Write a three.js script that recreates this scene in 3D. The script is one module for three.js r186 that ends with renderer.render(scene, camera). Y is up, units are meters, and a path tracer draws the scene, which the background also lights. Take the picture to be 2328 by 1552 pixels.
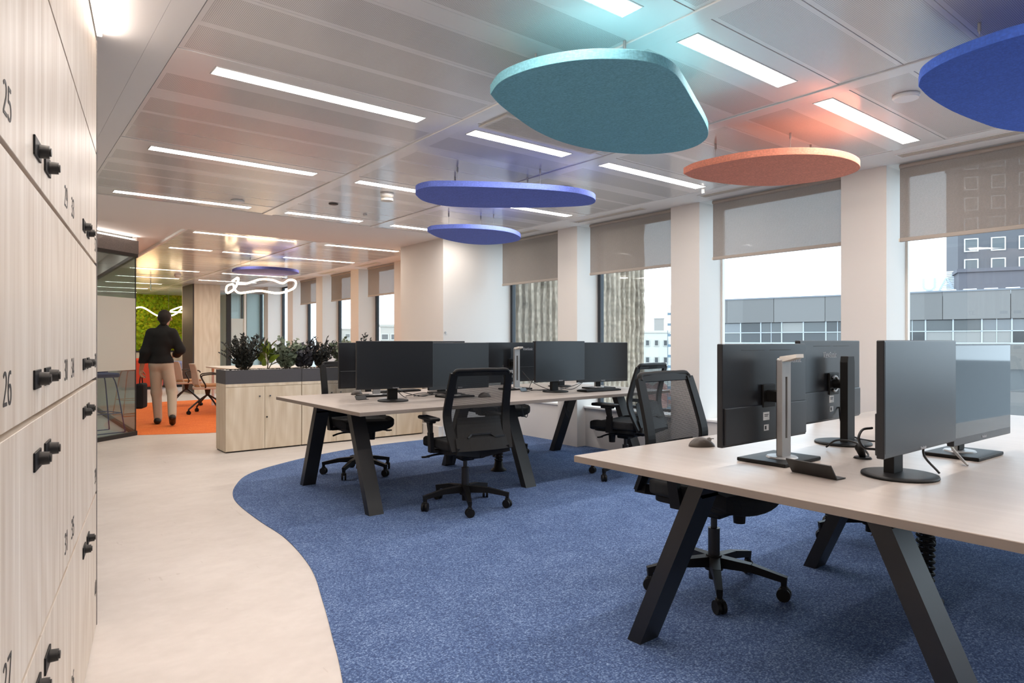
import * as THREE from 'three';
import { RoundedBoxGeometry } from 'three/addons/geometries/RoundedBoxGeometry.js';
import { mergeGeometries } from 'three/addons/utils/BufferGeometryUtils.js';
import { RectAreaLightUniformsLib } from 'three/addons/lights/RectAreaLightUniformsLib.js';
import { FontLoader } from 'three/addons/loaders/FontLoader.js';
import { TextGeometry } from 'three/addons/geometries/TextGeometry.js';
import { MarchingCubes } from 'three/addons/objects/MarchingCubes.js';

// ---------------------------------------------------------------- camera, sky, exposure
const scene = new THREE.Scene();
const camera = new THREE.PerspectiveCamera(54.85, 2328 / 1552, 0.05, 1500);
camera.position.set(0, 1.205, 0);
camera.rotation.set(0, -0.67172, 0);
scene.background = new THREE.Color().setRGB(0.82, 0.93, 1.04);
scene.backgroundIntensity = 1.9;
const renderer = new THREE.WebGLRenderer({ antialias: true });
renderer.toneMapping = THREE.LinearToneMapping;
renderer.toneMappingExposure = 2.32;
renderer.shadowMap.enabled = true;
RectAreaLightUniformsLib.init();
const LED = new THREE.Color().setRGB(1, 0.92, 0.86);     // office panels
const LED2 = new THREE.Color().setRGB(1, 0.86, 0.74);    // lounge end of the floor
const LED_NITS = 17.5, GLOW = 2.2;

// ---------------------------------------------------------------- helpers
let seed = 7;
const rnd = () => { seed = (seed * 1664525 + 1013904223) >>> 0; return seed / 4294967296; };
const rr = (a, b) => a + (b - a) * rnd();
const V = (x, y, z) => new THREE.Vector3(x, y, z);
const used = {};
function numbered(n) { if (!(n in used)) { used[n] = 0; return n; } used[n]++; return n + '_' + String(used[n]).padStart(3, '0'); }
function nonidx(g) { return g.index ? g.toNonIndexed() : g; }
function clean(g) { g = nonidx(g); for (const k of Object.keys(g.attributes)) if (!['position', 'normal', 'uv'].includes(k)) g.deleteAttribute(k); if (!g.attributes.uv) g.setAttribute('uv', new THREE.BufferAttribute(new Float32Array(g.attributes.position.count * 2), 2)); g.clearGroups(); return g; }
function merge(list) { list = list.flat(9).map(clean); return list.length === 1 ? list[0] : mergeGeometries(list); }
function uvm(g, ox = 0, oy = 0) {   // uv in metres, box projection
  g = clean(g); const p = g.attributes.position, n = g.attributes.normal, u = new Float32Array(p.count * 2);
  for (let i = 0; i < p.count; i++) {
    const ax = Math.abs(n.getX(i)), ay = Math.abs(n.getY(i)), az = Math.abs(n.getZ(i));
    const a = ay > ax && ay > az ? [p.getX(i), p.getZ(i)] : ax > az ? [p.getZ(i), p.getY(i)] : [p.getX(i), p.getY(i)];
    u[2 * i] = a[0] + ox; u[2 * i + 1] = a[1] + oy;
  }
  g.setAttribute('uv', new THREE.BufferAttribute(u, 2)); return g;
}
function mesh(name, geo, mat, parent, props) {
  const m = new THREE.Mesh(Array.isArray(geo) ? merge(geo) : geo, mat);
  m.castShadow = m.receiveShadow = true; m.name = parent && parent !== scene ? name : numbered(name);
  if (props) Object.assign(m.userData, props);
  (parent || scene).add(m); return m;
}
function thing(name, label, category, pos = [0, 0, 0], turn = 0, group) {
  const o = new THREE.Group(); o.name = numbered(name); o.position.set(...pos); o.rotation.y = turn;
  o.userData = { label, category }; if (group) o.userData.group = group; scene.add(o); return o;
}
function struct(name, pos = [0, 0, 0]) { const o = new THREE.Group(); o.name = numbered(name); o.position.set(...pos); o.userData = { kind: 'structure' }; scene.add(o); return o; }
function dup(src, label, pos, turn = 0, group) {
  const c = src.clone(); c.name = numbered(src.name.replace(/_\d{3}$/, '')); c.position.set(...pos); c.rotation.set(0, turn, 0);
  c.userData = { ...src.userData, label }; if (group) c.userData.group = group; scene.add(c); return c;
}
const bx = (x0, x1, y0, y1, z0, z1) => { const g = new THREE.BoxGeometry(Math.abs(x1 - x0), Math.abs(y1 - y0), Math.abs(z1 - z0)); g.translate((x0 + x1) / 2, (y0 + y1) / 2, (z0 + z1) / 2); return g; };
const rb = (w, h, d, r, x = 0, y = 0, z = 0) => { const g = new RoundedBoxGeometry(w, h, d, 2, Math.min(r, w / 2.01, h / 2.01, d / 2.01)); g.translate(x, y, z); return g; };
const cyl = (r0, r1, h, x = 0, y = 0, z = 0, seg = 20) => { const g = new THREE.CylinderGeometry(r0, r1, h, seg); g.translate(x, y, z); return g; };
function rod(a, b, r, seg = 8, r2 = r) { const d = b.clone().sub(a), g = new THREE.CylinderGeometry(r2, r, d.length(), seg); g.applyQuaternion(new THREE.Quaternion().setFromUnitVectors(V(0, 1, 0), d.clone().normalize())); g.translate((a.x + b.x) / 2, (a.y + b.y) / 2, (a.z + b.z) / 2); return g; }
const tube = (pts, r, seg = 40, rs = 6, closed = false) => new THREE.TubeGeometry(new THREE.CatmullRomCurve3(pts, closed), seg, r, rs, closed);
// tapered bar between two rectangles: a, b centres; w along 'side', h along the third axis
function bar(a, b, side, w0, h0, w1 = w0, h1 = h0) {
  const d = b.clone().sub(a).normalize(), s = side.clone().normalize(), n = V(0, 0, 0).crossVectors(d, s).normalize();
  const c = (p, w, h) => [[-1, -1], [1, -1], [1, 1], [-1, 1]].map(([i, j]) => p.clone().addScaledVector(s, i * w / 2).addScaledVector(n, j * h / 2));
  return hull8([...c(a, w0, h0), ...c(b, w1, h1)]);
}
function hull8(q) {   // 8 points: bottom ring 0-3, top ring 4-7
  const f = [[0, 3, 2, 1], [4, 5, 6, 7], [0, 1, 5, 4], [1, 2, 6, 5], [2, 3, 7, 6], [3, 0, 4, 7]], pos = [];
  for (const [a, b, c, d] of f) for (const i of [a, b, c, a, c, d]) pos.push(q[i].x, q[i].y, q[i].z);
  const g = new THREE.BufferGeometry(); g.setAttribute('position', new THREE.Float32BufferAttribute(pos, 3));
  g.computeVertexNormals(); const m = V(0, 0, 0); q.forEach(p => m.addScaledVector(p, 1 / 8));
  // orient outward
  const p = g.attributes.position, n = g.attributes.normal, t = V(p.getX(0), p.getY(0), p.getZ(0)).sub(m);
  if (t.dot(V(n.getX(0), n.getY(0), n.getZ(0))) < 0) { const a = p.array; for (let i = 0; i < a.length; i += 9) for (let k = 0; k < 3; k++) { const s = a[i + 3 + k]; a[i + 3 + k] = a[i + 6 + k]; a[i + 6 + k] = s; } g.computeVertexNormals(); }
  return g;
}
// ribbon of rectangular section along a path that lies in a plane of constant x; 'ws' lateral widths
function ribbon(path, xs, ws, th) {
  const out = [];
  const nor = path.map((p, i) => { const a = path[Math.max(0, i - 1)], b = path[Math.min(path.length - 1, i + 1)], dy = b[0] - a[0], dz = b[1] - a[1], l = Math.hypot(dy, dz); return [-dz / l, dy / l]; });
  const ring = i => { const [y, z] = path[i], [ny, nz] = nor[i], t = th / 2, w = ws[i] / 2, x = xs[i]; return [V(x - w, y - ny * t, z - nz * t), V(x + w, y - ny * t, z - nz * t), V(x + w, y + ny * t, z + nz * t), V(x - w, y + ny * t, z + nz * t)]; };
  for (let i = 0; i + 1 < path.length; i++) out.push(hull8([...ring(i), ...ring(i + 1)]));
  return out;
}
function roundedShape(w, h, r) { const s = new THREE.Shape(), x = -w / 2, y = -h / 2; s.moveTo(x + r, y); s.lineTo(x + w - r, y); s.quadraticCurveTo(x + w, y, x + w, y + r); s.lineTo(x + w, y + h - r); s.quadraticCurveTo(x + w, y + h, x + w - r, y + h); s.lineTo(x + r, y + h); s.quadraticCurveTo(x, y + h, x, y + h - r); s.lineTo(x, y + r); s.quadraticCurveTo(x, y, x + r, y); return s; }
const extr = (s, d, b = 0, cs = 10) => new THREE.ExtrudeGeometry(s, { depth: d, bevelEnabled: b > 0, bevelSize: b, bevelThickness: b, bevelSegments: 2, curveSegments: cs });
// lay an xz outline flat: extrude upwards from y0 by t
function slab(pts, y0, t, smooth = true, bevel = 0) {
  const v = pts.map(([x, z]) => new THREE.Vector2(x, -z));
  const s = new THREE.Shape(smooth ? new THREE.SplineCurve([...v, v[0]]).getPoints(120).slice(0, -1) : v);
  const g = extr(s, t - 2 * bevel, bevel); g.translate(0, 0, bevel); g.rotateX(-Math.PI / 2); g.translate(0, y0, 0); return g;
}

const smoothPts = pts => new THREE.SplineCurve(pts.map(p => new THREE.Vector2(...p))).getPoints(120).map(v => [v.x, v.y]);

// ---------------------------------------------------------------- procedural textures
function hash(x, y, s) { let h = (x * 374761393 + y * 668265263 + s * 974711) | 0; h = Math.imul(h ^ (h >>> 13), 1274126177); return ((h ^ (h >>> 16)) >>> 0) / 4294967296; }
function vn(x, y, px, py, s) {   // periodic value noise
  const xi = Math.floor(x), yi = Math.floor(y), f = t => t * t * (3 - 2 * t), a = f(x - xi), b = f(y - yi), w = (i, p) => ((i % p) + p) % p;
  const h = (i, j) => hash(w(i, px), w(j, py), s);
  return (h(xi, yi) * (1 - a) + h(xi + 1, yi) * a) * (1 - b) + (h(xi, yi + 1) * (1 - a) + h(xi + 1, yi + 1) * a) * b;
}
function tex(w, h, fn, srgb = true, rep) {
  const d = new Uint8Array(w * h * 4);
  for (let j = 0; j < h; j++) for (let i = 0; i < w; i++) { const c = fn(i / w, j / h, i, j), k = 4 * (j * w + i); d[k] = c[0]; d[k + 1] = c[1]; d[k + 2] = c[2]; d[k + 3] = c[3] ?? 255; }
  const t = new THREE.DataTexture(d, w, h); t.wrapS = t.wrapT = THREE.RepeatWrapping; t.magFilter = THREE.LinearFilter; t.minFilter = THREE.LinearFilter;
  if (srgb) t.colorSpace = THREE.SRGBColorSpace; if (rep) t.repeat.set(...rep); t.needsUpdate = true; return t;
}
const cl = v => Math.max(0, Math.min(255, v)), mixc = (a, b, t) => a.map((v, i) => cl(v + (b[i] - v) * t));
function woodTex(c0, c1, fine, swirl, s) {
  return tex(512, 512, (u, v) => {
    const w = u + swirl * (vn(u * 4, v * 2, 4, 2, s) - 0.5);
    const g = 0.5 * vn(w * fine, v * 3, fine, 3, s + 1) + 0.3 * vn(w * fine * 3, v * 5, fine * 3, 5, s + 2) + 0.2 * vn(w * 10, v * 1, 10, 1, s + 3);
    const ring = 0.5 + 0.5 * Math.sin((w * 7 + vn(u * 5, v * 2, 5, 2, s + 4) * 2.2) * 6.283);
    return mixc(c0, c1, g * 0.8 + (swirl ? ring * 0.25 : 0));
  });
}
const lockerWood = woodTex([230, 221, 210], [186, 168, 150], 56, 0.006, 11);
const ashWood = woodTex([232, 219, 199], [203, 184, 157], 30, 0.05, 31);
const deskTex = woodTex([176, 166, 158], [160, 149, 141], 40, 0, 51);
const floorTex = tex(1024, 1024, (u, v) => {
  const g = 0.4 * vn(u * 6, v * 6, 6, 6, 71) + 0.3 * vn(u * 22, v * 40, 22, 40, 72) + 0.2 * vn(u * 90, v * 120, 90, 120, 73) + 0.1 * hash(u * 1024 | 0, v * 1024 | 0, 74);
  let c = mixc([216, 208, 201], [194, 185, 177], g);
  const sc = vn(u * 60, v * 16, 60, 16, 75) * vn(u * 220, v * 40, 220, 40, 76); if (sc > 0.8) c = mixc(c, [165, 152, 142], 0.25);
  return c;
}, true, [0.4, 0.4]);
function carpetTex(dark, mid, light, s) {
  return tex(1024, 1024, (u, v) => {
    const a = vn(u * 170 + 2 * vn(u * 40, v * 40, 40, 40, s + 5), v * 300, 170, 300, s), b = vn(u * 330, v * 190, 330, 190, s + 1), d = vn(u * 9, v * 9, 9, 9, s + 2);
    const t = a * 0.55 + b * 0.45 + (d - 0.5) * 0.12; return t < 0.5 ? mixc(dark, mid, t * 2) : mixc(mid, light, Math.min(1, (t - 0.5) * 2.6));
  }, true, [1 / 1.1, 1 / 1.1]);
}
const blueCarpetTex = carpetTex([38, 54, 88], [70, 93, 134], [138, 158, 192], 91);
const orangeCarpetTex = carpetTex([196, 84, 22], [228, 112, 38], [246, 148, 74], 97);
const feltTex = tex(256, 256, (u, v) => { const g = 205 + 50 * (0.5 * vn(u * 90, v * 40, 90, 40, 5) + 0.5 * vn(u * 50, v * 120, 50, 120, 6)); return [g, g, g]; }, true, [2.5, 2.5]);
const fabricTex = tex(128, 128, (u, v) => { const g = 228 + 27 * vn(u * 64, v * 64, 64, 64, 8); return [g, g, g]; }, true, [8, 8]);
function perfTex(lx, lz) {   // perforated plank seen from below, plain margin round the holes
  const w = 2048, h = 512, m = 0.022, p = 0.0068;
  return tex(w, h, (u, v) => { const x = u * lx, z = v * lz; if (x < m || z < m || x > lx - m || z > lz - m) return [236, 234, 231];
    const a = (x / p) % 1 - 0.5, b = (z / p) % 1 - 0.5, d = Math.hypot(a, b); return d < 0.3 ? [150, 146, 142] : [232, 230, 227]; });
}
const meshHoles = tex(64, 64, (u, v) => { const a = (u * 8 + (Math.floor(v * 8) % 2) * 0.5) % 1 - 0.5, b = (v * 8) % 1 - 0.5, o = Math.hypot(a, b * 0.85) < 0.3 ? 0 : 255; return [o, o, o]; }, false, [32, 32]);
const mossTex = tex(256, 256, (u, v) => mixc([112, 146, 8], [204, 222, 40], vn(u * 20, v * 20, 20, 20, 3) * 0.6 + vn(u * 70, v * 70, 70, 70, 4) * 0.5));
const concreteTex = tex(256, 512, (u, v) => mixc([184, 166, 145], [100, 88, 75], 0.5 * vn(u * 40, v * 80, 40, 80, 13) + 0.3 * vn(u * 6, v * 3, 6, 3, 14) + 0.35 * vn(u * 24, v * 2, 24, 2, 15)), true, [0.6, 0.3]);

// ---------------------------------------------------------------- materials
const std = (c, rough = 0.6, o = {}) => new THREE.MeshStandardMaterial({ color: c, roughness: rough, metalness: 0, ...o });
const M = {
  floor: std(0xffffff, 0.42, { map: floorTex }), blueCarpet: std(0xffffff, 1, { map: blueCarpetTex, bumpMap: blueCarpetTex, bumpScale: 0.002 }),
  orangeCarpet: std(0xffffff, 1, { map: orangeCarpetTex }), paint: std(0xd9d4ce, 0.7), ceilPaint: std(0xeae7e3, 0.75), ceilMetal: new THREE.MeshPhysicalMaterial({ color: 0xebe9e6, roughness: 0.26, clearcoat: 0.5, clearcoatRoughness: 0.12 }), slab: std(0x8a8682, 0.9),
  locker: std(0xffffff, 0.46, { map: lockerWood }), lockerCore: std(0xc9a878, 0.6), ash: std(0xffffff, 0.5, { map: ashWood }), desk: std(0xffffff, 0.36, { map: deskTex }), deskEdge: std(0x85786d, 0.55),
  black: std(0x1b1b1c, 0.5), blackMetal: std(0x1c1a19, 0.42), blackPlastic: new THREE.MeshPhysicalMaterial({ color: 0x151414, roughness: 0.5, specularIntensity: 0.45 }), blackFabric: std(0x131314, 0.92), plasticBack: std(0x1a1b1f, 0.33),
  screen: std(0x0d1218, 0.33), screenGloss: std(0x06080a, 0.04), silver: std(0xaaa9a8, 0.42, { metalness: 0.55 }), silverTop: std(0xd8d2ca, 0.45), chrome: std(0xb9b9b9, 0.2, { metalness: 1 }),
  chairMesh: new THREE.MeshStandardMaterial({ color: 0x121213, roughness: 0.8, alphaMap: meshHoles, transparent: true, side: THREE.DoubleSide }),
  glass: new THREE.MeshPhysicalMaterial({ color: 0xf2f8fa, roughness: 0, transmission: 1, thickness: 0, ior: 1.5 }),
  tintGlass: new THREE.MeshPhysicalMaterial({ color: 0xdfe8e8, roughness: 0, transmission: 1, thickness: 0, ior: 1.5 }),
  frost: new THREE.MeshPhysicalMaterial({ color: 0xe6e4dc, roughness: 0.7, transmission: 0.45, thickness: 0, ior: 1.3 }),
  frameDark: std(0x2a2e33, 0.5), railBlack: std(0x1d1815, 0.5), planter: std(0x4b494c, 0.55), white: std(0xf0efec, 0.5), offwhite: std(0xe3ddd2, 0.55), darkFelt: std(0x8a827e, 1, { map: feltTex }), darkPanel: std(0x47413e, 0.6),
  blind: new THREE.MeshStandardMaterial({ color: 0x9f9892, roughness: 0.85, map: fabricTex, transparent: true, opacity: 0.77, side: THREE.DoubleSide }), blindBar: std(0xa0968c, 0.55),
  led: new THREE.MeshStandardMaterial({ color: 0xffffff, emissive: new THREE.Color().setRGB(1, 0.93, 0.85), emissiveIntensity: GLOW }),
  led2: new THREE.MeshStandardMaterial({ color: 0xffffff, emissive: new THREE.Color().setRGB(1, 0.86, 0.68), emissiveIntensity: GLOW }),
  neon: new THREE.MeshStandardMaterial({ color: 0xffffff, emissive: new THREE.Color().setRGB(1, 0.74, 0.45), emissiveIntensity: 3.2 }),
  beige: std(0xcdbfae, 0.6), tan: std(0xb08258, 0.7), red: std(0xd8492c, 0.9, { map: fabricTex }), lilac: std(0x9aa0c4, 0.9, { map: fabricTex }), stoolBlue: std(0x27407c, 0.5), stoolOrange: std(0xd98a63, 0.5),
  concrete: std(0xffffff, 0.95, { map: concreteTex, bumpMap: concreteTex, bumpScale: 0.01 }),
  print: std(0x2d2b2b, 0.6), brand: std(0xb9bcc2, 0.5), sticker: std(0xe6e6e6, 0.6), cable: std(0x111113, 0.5),
};
const felt = c => std(c, 1, { map: feltTex, bumpMap: feltTex, bumpScale: 0.001 });
const fontSans = await new FontLoader().loadAsync('fonts/droid/droid_sans_regular.typeface.json');
const fontSerif = await new FontLoader().loadAsync('fonts/droid/droid_serif_regular.typeface.json');
function textGeo(str, size, font = fontSans, sx = 1, depth = 0.0008) { const g = new TextGeometry(str, { font, size, depth, curveSegments: 3, bevelEnabled: false }); g.computeBoundingBox(); const b = g.boundingBox; g.translate(-(b.min.x + b.max.x) / 2, -(b.min.y + b.max.y) / 2, 0); g.scale(sx, 1, 1); return g; }
// ================================================================ THE SETTING
const XL = -2.2, ZN = 3.2, ZF = -20.8, CEIL = 2.52, WX = 5.25;
{ const f = struct('floor'); mesh('vinyl', uvm(bx(XL, 5.75, -0.12, 0, ZN, ZF)), M.floor, f); }
{ const w = struct('wall_left'); mesh('plaster', bx(XL - 0.15, XL, 0, 2.7, ZN, ZF), M.paint, w); }
{ const w = struct('wall_near'); mesh('plaster', bx(XL - 0.15, 5.75, 0, 2.7, ZN, ZN + 0.15), M.paint, w); }
{ const w = struct('wall_far'); mesh('plaster', bx(XL - 0.15, 5.75, 0, 2.7, ZF - 0.15, ZF), M.paint, w); }
// carpets: inlaid, flush but for the pile
mesh('blue_carpet', uvm(slab([...smoothPts([[0.2, 0.6], [0.62, -1.2], [0.978, -2.19], [1.094, -2.55], [1.207, -2.92], [1.34, -3.41], [1.418, -4.0], [1.42, -4.5], [1.438, -5.01], [1.489, -5.37], [1.605, -5.72], [1.815, -6.12], [2.135, -6.41], [2.713, -6.73], [3.462, -6.95], [4.416, -6.99], [4.48, -7.04]]), [4.5, -7.05], [5.248, -7.05], [5.248, 3.1], [1.0, 3.1], [0.1, 2.0]], 0, 0.004, false)), M.blueCarpet, scene,
  { label: 'speckled blue carpet with a curved edge under both desk benches', category: 'carpet' });
mesh('orange_carpet', uvm(slab([...smoothPts([[1.5, -9.62], [1.909, -9.43], [2.338, -9.25], [3.1, -9.15], [4.2, -9.3], [5.2, -9.8]]), [5.22, -14.5], [3.7, -14.64], [2.5, -14.57], [1.6, -14.4], [1.5, -13.9]], 0, 0.004, false)), M.orangeCarpet, scene,
  { label: 'orange carpet under the walking person and the beige chairs', category: 'carpet' });

// ---------------------------------------------------------------- window wall
const wallR = struct('wall_right');
const cols = [[2.843, 2.508], [1.193, 0.858], [-0.457, -0.792], [-2.107, -2.442], [-3.761, -4.093], [-5.41, -5.736], [-7.06, -9.74], [-11.08, -11.415], [-12.73, -13.06], [-14.38, -14.71], [-16.03, -16.36], [-17.68, -18.01], [-19.33, -20.8]];
mesh('lintel', bx(WX, 5.66, CEIL, 2.8, ZN, ZF), M.paint, wallR);
mesh('pier', bx(WX, 5.66, 0, 2.8, ZN, 2.843), M.paint, wallR);
for (const [a, b] of cols) mesh('column', bx(WX, 5.66, 0, CEIL, a, b), M.paint, wallR);
const pil = struct('wall_pillar');
mesh('boxed_pillar', bx(4.5, WX, 0, CEIL, -7.06, -8.16), M.paint, pil);
mesh('panel_joint', bx(4.495, 4.5, 1.208, 1.212, -7.07, -8.15), M.ceilPaint, pil);
mesh('skirting', bx(4.44, 4.5, 0, 0.13, -7.07, -8.15), M.paint, pil);
mesh('service_hatch_stop', cyl(0.012, 0.012, 0.01).rotateX(Math.PI / 2).translate(4.53, 1.32, -7.055), M.silver, pil);
let wn = 0;
const blindInfo = { 3: [-0.83, -2.031, 1.956, 'wide grey roller blind at the right edge, brick tower behind it'], 4: [-2.442, -3.64, 1.977, 'grey roller blind behind the orange ceiling disc'], 5: [-4.099, -5.241, 1.96, 'grey roller blind between two columns, half in front of concrete'], 6: [-5.74, -6.854, 1.948, 'grey roller blind next to the boxed white pillar'],
  7: [-9.74, -10.778, 2.012, 'dusky roller blind, nearest one beyond the boxed pillar'], 8: [-11.415, -12.382, 2.004, 'dusky roller blind, second one beyond the boxed pillar'], 9: [-13.06, -14.02, 2.01, 'dusky roller blind, farthest one beyond the boxed pillar'] };
for (let i = 0; i + 1 < cols.length; i++) {
  const a = cols[i][1], b = cols[i + 1][0]; if (a - b < 0.5) continue;
  mesh('carpet_strip', uvm(bx(5.248, 5.38, 0, 0.004, a, b)), M.blueCarpet, wallR);
  mesh('sill_wall', bx(5.38, 5.66, 0, 0.44, a, b), M.paint, wallR);
  mesh('window_board', rb(0.24, 0.025, a - b - 0.002, 0.006, 5.475, 0.4525, (a + b) / 2), M.white, wallR);
  const w = struct('window_' + (++wn));
  const dark = i >= 4, x0 = dark ? 5.585 : 5.6, x1 = 5.64, fr = dark ? 0.045 : 0.016;
  mesh('frame', [bx(x0, x1, 0.465, 0.465 + 0.03, a, b), bx(x0, x1, CEIL - 0.03, CEIL, a, b), bx(x0, x1, 0.495, CEIL - 0.03, b + fr, b), bx(x0, x1, 0.495, CEIL - 0.03, a, a - 0.016)], dark ? M.frameDark : M.silverTop, w);
  mesh('pane', bx(5.61, 5.614, 0.49, CEIL - 0.03, a - 0.012, b + 0.012), M.glass, w);
  const bi = blindInfo[i + 1];
  if (bi) {
    const [za, zb, y, label] = bi, t = thing('roller_blind', label, 'blind', [5.29, y, (za + zb) / 2]), L = Math.abs(za - zb) - 0.004;
    mesh('fabric', uvm(bx(-0.001, 0.001, 0.012, CEIL - y - 0.035, -L / 2, L / 2)), M.blind, t);
    mesh('bottom_bar', rb(0.014, 0.03, L, 0.005, 0, 0.0, 0), M.blindBar, t);
    mesh('end_cap', rb(0.018, 0.026, 0.008, 0.003, 0, 0, -L / 2 - 0.003), M.offwhite, t);
    mesh('roller', cyl(0.017, 0.017, L, 0, 0, 0, 16).rotateX(Math.PI / 2).translate(0, CEIL - y - 0.02, 0), M.blindBar, t);
  }
}

// ---------------------------------------------------------------- ceiling
const ceil = struct('ceiling');
mesh('slab', bx(XL, 5.25, 2.66, 2.8, ZN, ZF), M.slab, ceil);
mesh('raised_plaster', bx(XL, 0.549, CEIL, 2.66, ZN, -6.9), M.ceilPaint, ceil);
mesh('perimeter_band', bx(0.55, 0.657, CEIL, 2.66, ZN, -6.9), M.ceilPaint, ceil);
mesh('cross_band', bx(XL, WX, CEIL, 2.66, -6.9, -8.4), M.ceilPaint, ceil);
mesh('raised_plaster', bx(XL, 1.8, 2.55, 2.66, -8.4, ZF), M.ceilPaint, ceil);
mesh('recess_lip', bx(1.8, 1.83, CEIL, 2.66, -8.4, ZF), M.ceilPaint, ceil);
// window-side band with its air slots
const slots = [[-0.95, -1.95], [-2.6, -3.6], [-4.25, -5.25], [-5.85, -6.75], [-9.9, -10.7], [-11.6, -12.4], [-13.2, -14.0]];
{
  let z = ZN; const parts = [];
  for (const [a, b] of slots) { parts.push(bx(4.88, WX, CEIL, 2.66, z, a)); parts.push(bx(4.88, 5.0, CEIL, 2.66, a, b), bx(5.1, WX, CEIL, 2.66, a, b)); z = b; if (b === -6.75) { parts.push(bx(4.88, WX, CEIL, 2.66, z, -6.9)); z = -8.4; } }
  parts.push(bx(4.88, WX, CEIL, 2.66, z, ZF));
  mesh('window_band', parts, M.ceilPaint, ceil);
}
slots.forEach(([a, b], i) => {
  const g = thing('air_slot_grille', ['long slot diffuser over the right-edge window', 'slot diffuser in the ceiling above the orange disc\'s window', 'slot diffuser above the half-concrete window', 'slot diffuser above the window beside the boxed pillar', 'slot diffuser over the nearest window beyond the pillar', 'slot diffuser over the second window beyond the pillar', 'slot diffuser over the farthest blind beyond the pillar'][i], 'vent', [5.05, CEIL, (a + b) / 2], 0, 'slot diffusers along the windows');
  const L = a - b;
  mesh('frame', [bx(-0.06, -0.047, -0.006, 0.02, L / 2, -L / 2), bx(0.047, 0.06, -0.006, 0.02, L / 2, -L / 2), bx(-0.047, 0.047, -0.006, 0.02, L / 2, L / 2 - 0.012), bx(-0.047, 0.047, -0.006, 0.02, -L / 2, -L / 2 + 0.012)], M.white, g);
  for (const x of [-0.024, 0, 0.024]) mesh('vane', bx(x - 0.004, x + 0.004, -0.004, 0.03, L / 2 - 0.012, -L / 2 + 0.012), M.offwhite, g);
});
// perforated planks
const OFF = [0, 0.305, 0.625, 0.916, 1.034, 1.324, 1.64];
function plankGeo(x0, x1, z0, z1) { const g = clean(rb(x1 - x0 - 0.002, 0.02, z0 - z1 - 0.0016, 0.0012, 0, 0, 0)), p = g.attributes.position, u = g.attributes.uv; for (let i = 0; i < p.count; i++) u.setXY(i, p.getX(i) / (x1 - x0) + 0.5, p.getZ(i) / (z0 - z1) + 0.5); return g; }
const plankCache = {};
function plank(x0, x1, z0, z1, mat, name = 'plank') {
  const k = [x1 - x0, z0 - z1].map(v => v.toFixed(3)).join(); plankCache[k] ??= plankGeo(x0, x1, z0, z1);
  const m = mesh(name, plankCache[k], mat, ceil); m.position.set((x0 + x1) / 2, CEIL + 0.012, (z0 + z1) / 2);
}
function bay(x0, x1, starts, zMax, zMin, lights) {
  const perf = new THREE.MeshPhysicalMaterial({ color: 0xffffff, roughness: 0.26, clearcoat: 0.5, clearcoatRoughness: 0.12, map: perfTex(x1 - x0, 0.3) });
  for (const s of starts) for (let i = 0; i < 6; i++) {
    const z0 = Math.min(s - OFF[i], zMax), z1 = Math.max(s - OFF[i + 1], zMin); if (z0 - z1 < 0.04) continue;
    if (i === 1) {
      const c = s - 0.465, here = lights.filter(l => Math.abs(l[2] - c) < 0.12);
      if (here.length) {
        let x = x0; const g = [bx(x0, x1, CEIL, CEIL + 0.02, z0 - 0.002, here[0][2] + 0.058), bx(x0, x1, CEIL, CEIL + 0.02, here[0][2] - 0.058, z1 + 0.002)];
        for (const [a, b, zc] of here) { g.push(bx(x, a - 0.003, CEIL, CEIL + 0.02, zc + 0.058, zc - 0.058)); x = b + 0.003; }
        g.push(bx(x, x1, CEIL, CEIL + 0.02, here[0][2] + 0.058, here[0][2] - 0.058)); mesh('light_plank', g, M.ceilMetal, ceil); continue;
      }
    }
    plank(x0, x1, z0, z1, i === 3 ? M.ceilMetal : perf, i === 3 ? 'service_strip' : 'plank');
  }
}
const rows = [1.525, -0.115, -1.757, -3.395, -5.022, -6.67], st1 = rows.map(z => z + 0.465);
const office = [];
for (const z of rows) { office.push([0.85, 2.012, z], [2.365, 3.195, z], [3.565, 4.76, z]); }
const lounge = [[1.92, 3.16, -8.55], [3.58, 4.68, -8.57], [1.97, 2.53, -10.18], [2.68, 3.28, -10.18], [3.6, 4.77, -10.25], [1.96, 3.11, -13.4], [3.52, 4.75, -13.4], [1.97, 3.12, -15.15], [3.5, 4.7, -15.15], [1.97, 3.1, -16.8], [1.97, 3.1, -18.5], [1.97, 3.1, -20.1]];  // last entry: extra lamp added to brighten the moss wall
const st2 = [-8.55, -10.2, -11.8, -13.4, -15.12, -16.76, -18.45, -20.1].map(z => z + 0.465);
bay(0.66, 2.2, st1, 1.99, -6.9, office.filter(l => l[0] < 2));
bay(2.3, 3.41, st1, 1.99, -6.9, office.filter(l => l[0] > 2 && l[0] < 3));
bay(3.51, 4.88, st1, 1.99, -6.9, office.filter(l => l[0] > 3));
bay(1.83, 3.34, st2, -8.4, ZF, lounge.filter(l => l[0] < 3));
bay(3.44, 4.88, st2, -8.4, ZF, lounge.filter(l => l[0] > 3));
mesh('end_strip', bx(0.66, 4.88, CEIL, CEIL + 0.1, ZN, 1.99), M.ceilPaint, ceil);
for (const [x0, x1, z0, z1] of [[2.2, 2.3, 1.99, -6.9], [3.41, 3.51, 1.99, -6.9], [3.34, 3.44, -8.4, ZF]]) mesh('ceiling_rail', rb(x1 - x0, 0.03, z0 - z1, 0.003, (x0 + x1) / 2, CEIL + 0.009, (z0 + z1) / 2), M.ceilMetal, ceil);

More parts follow.
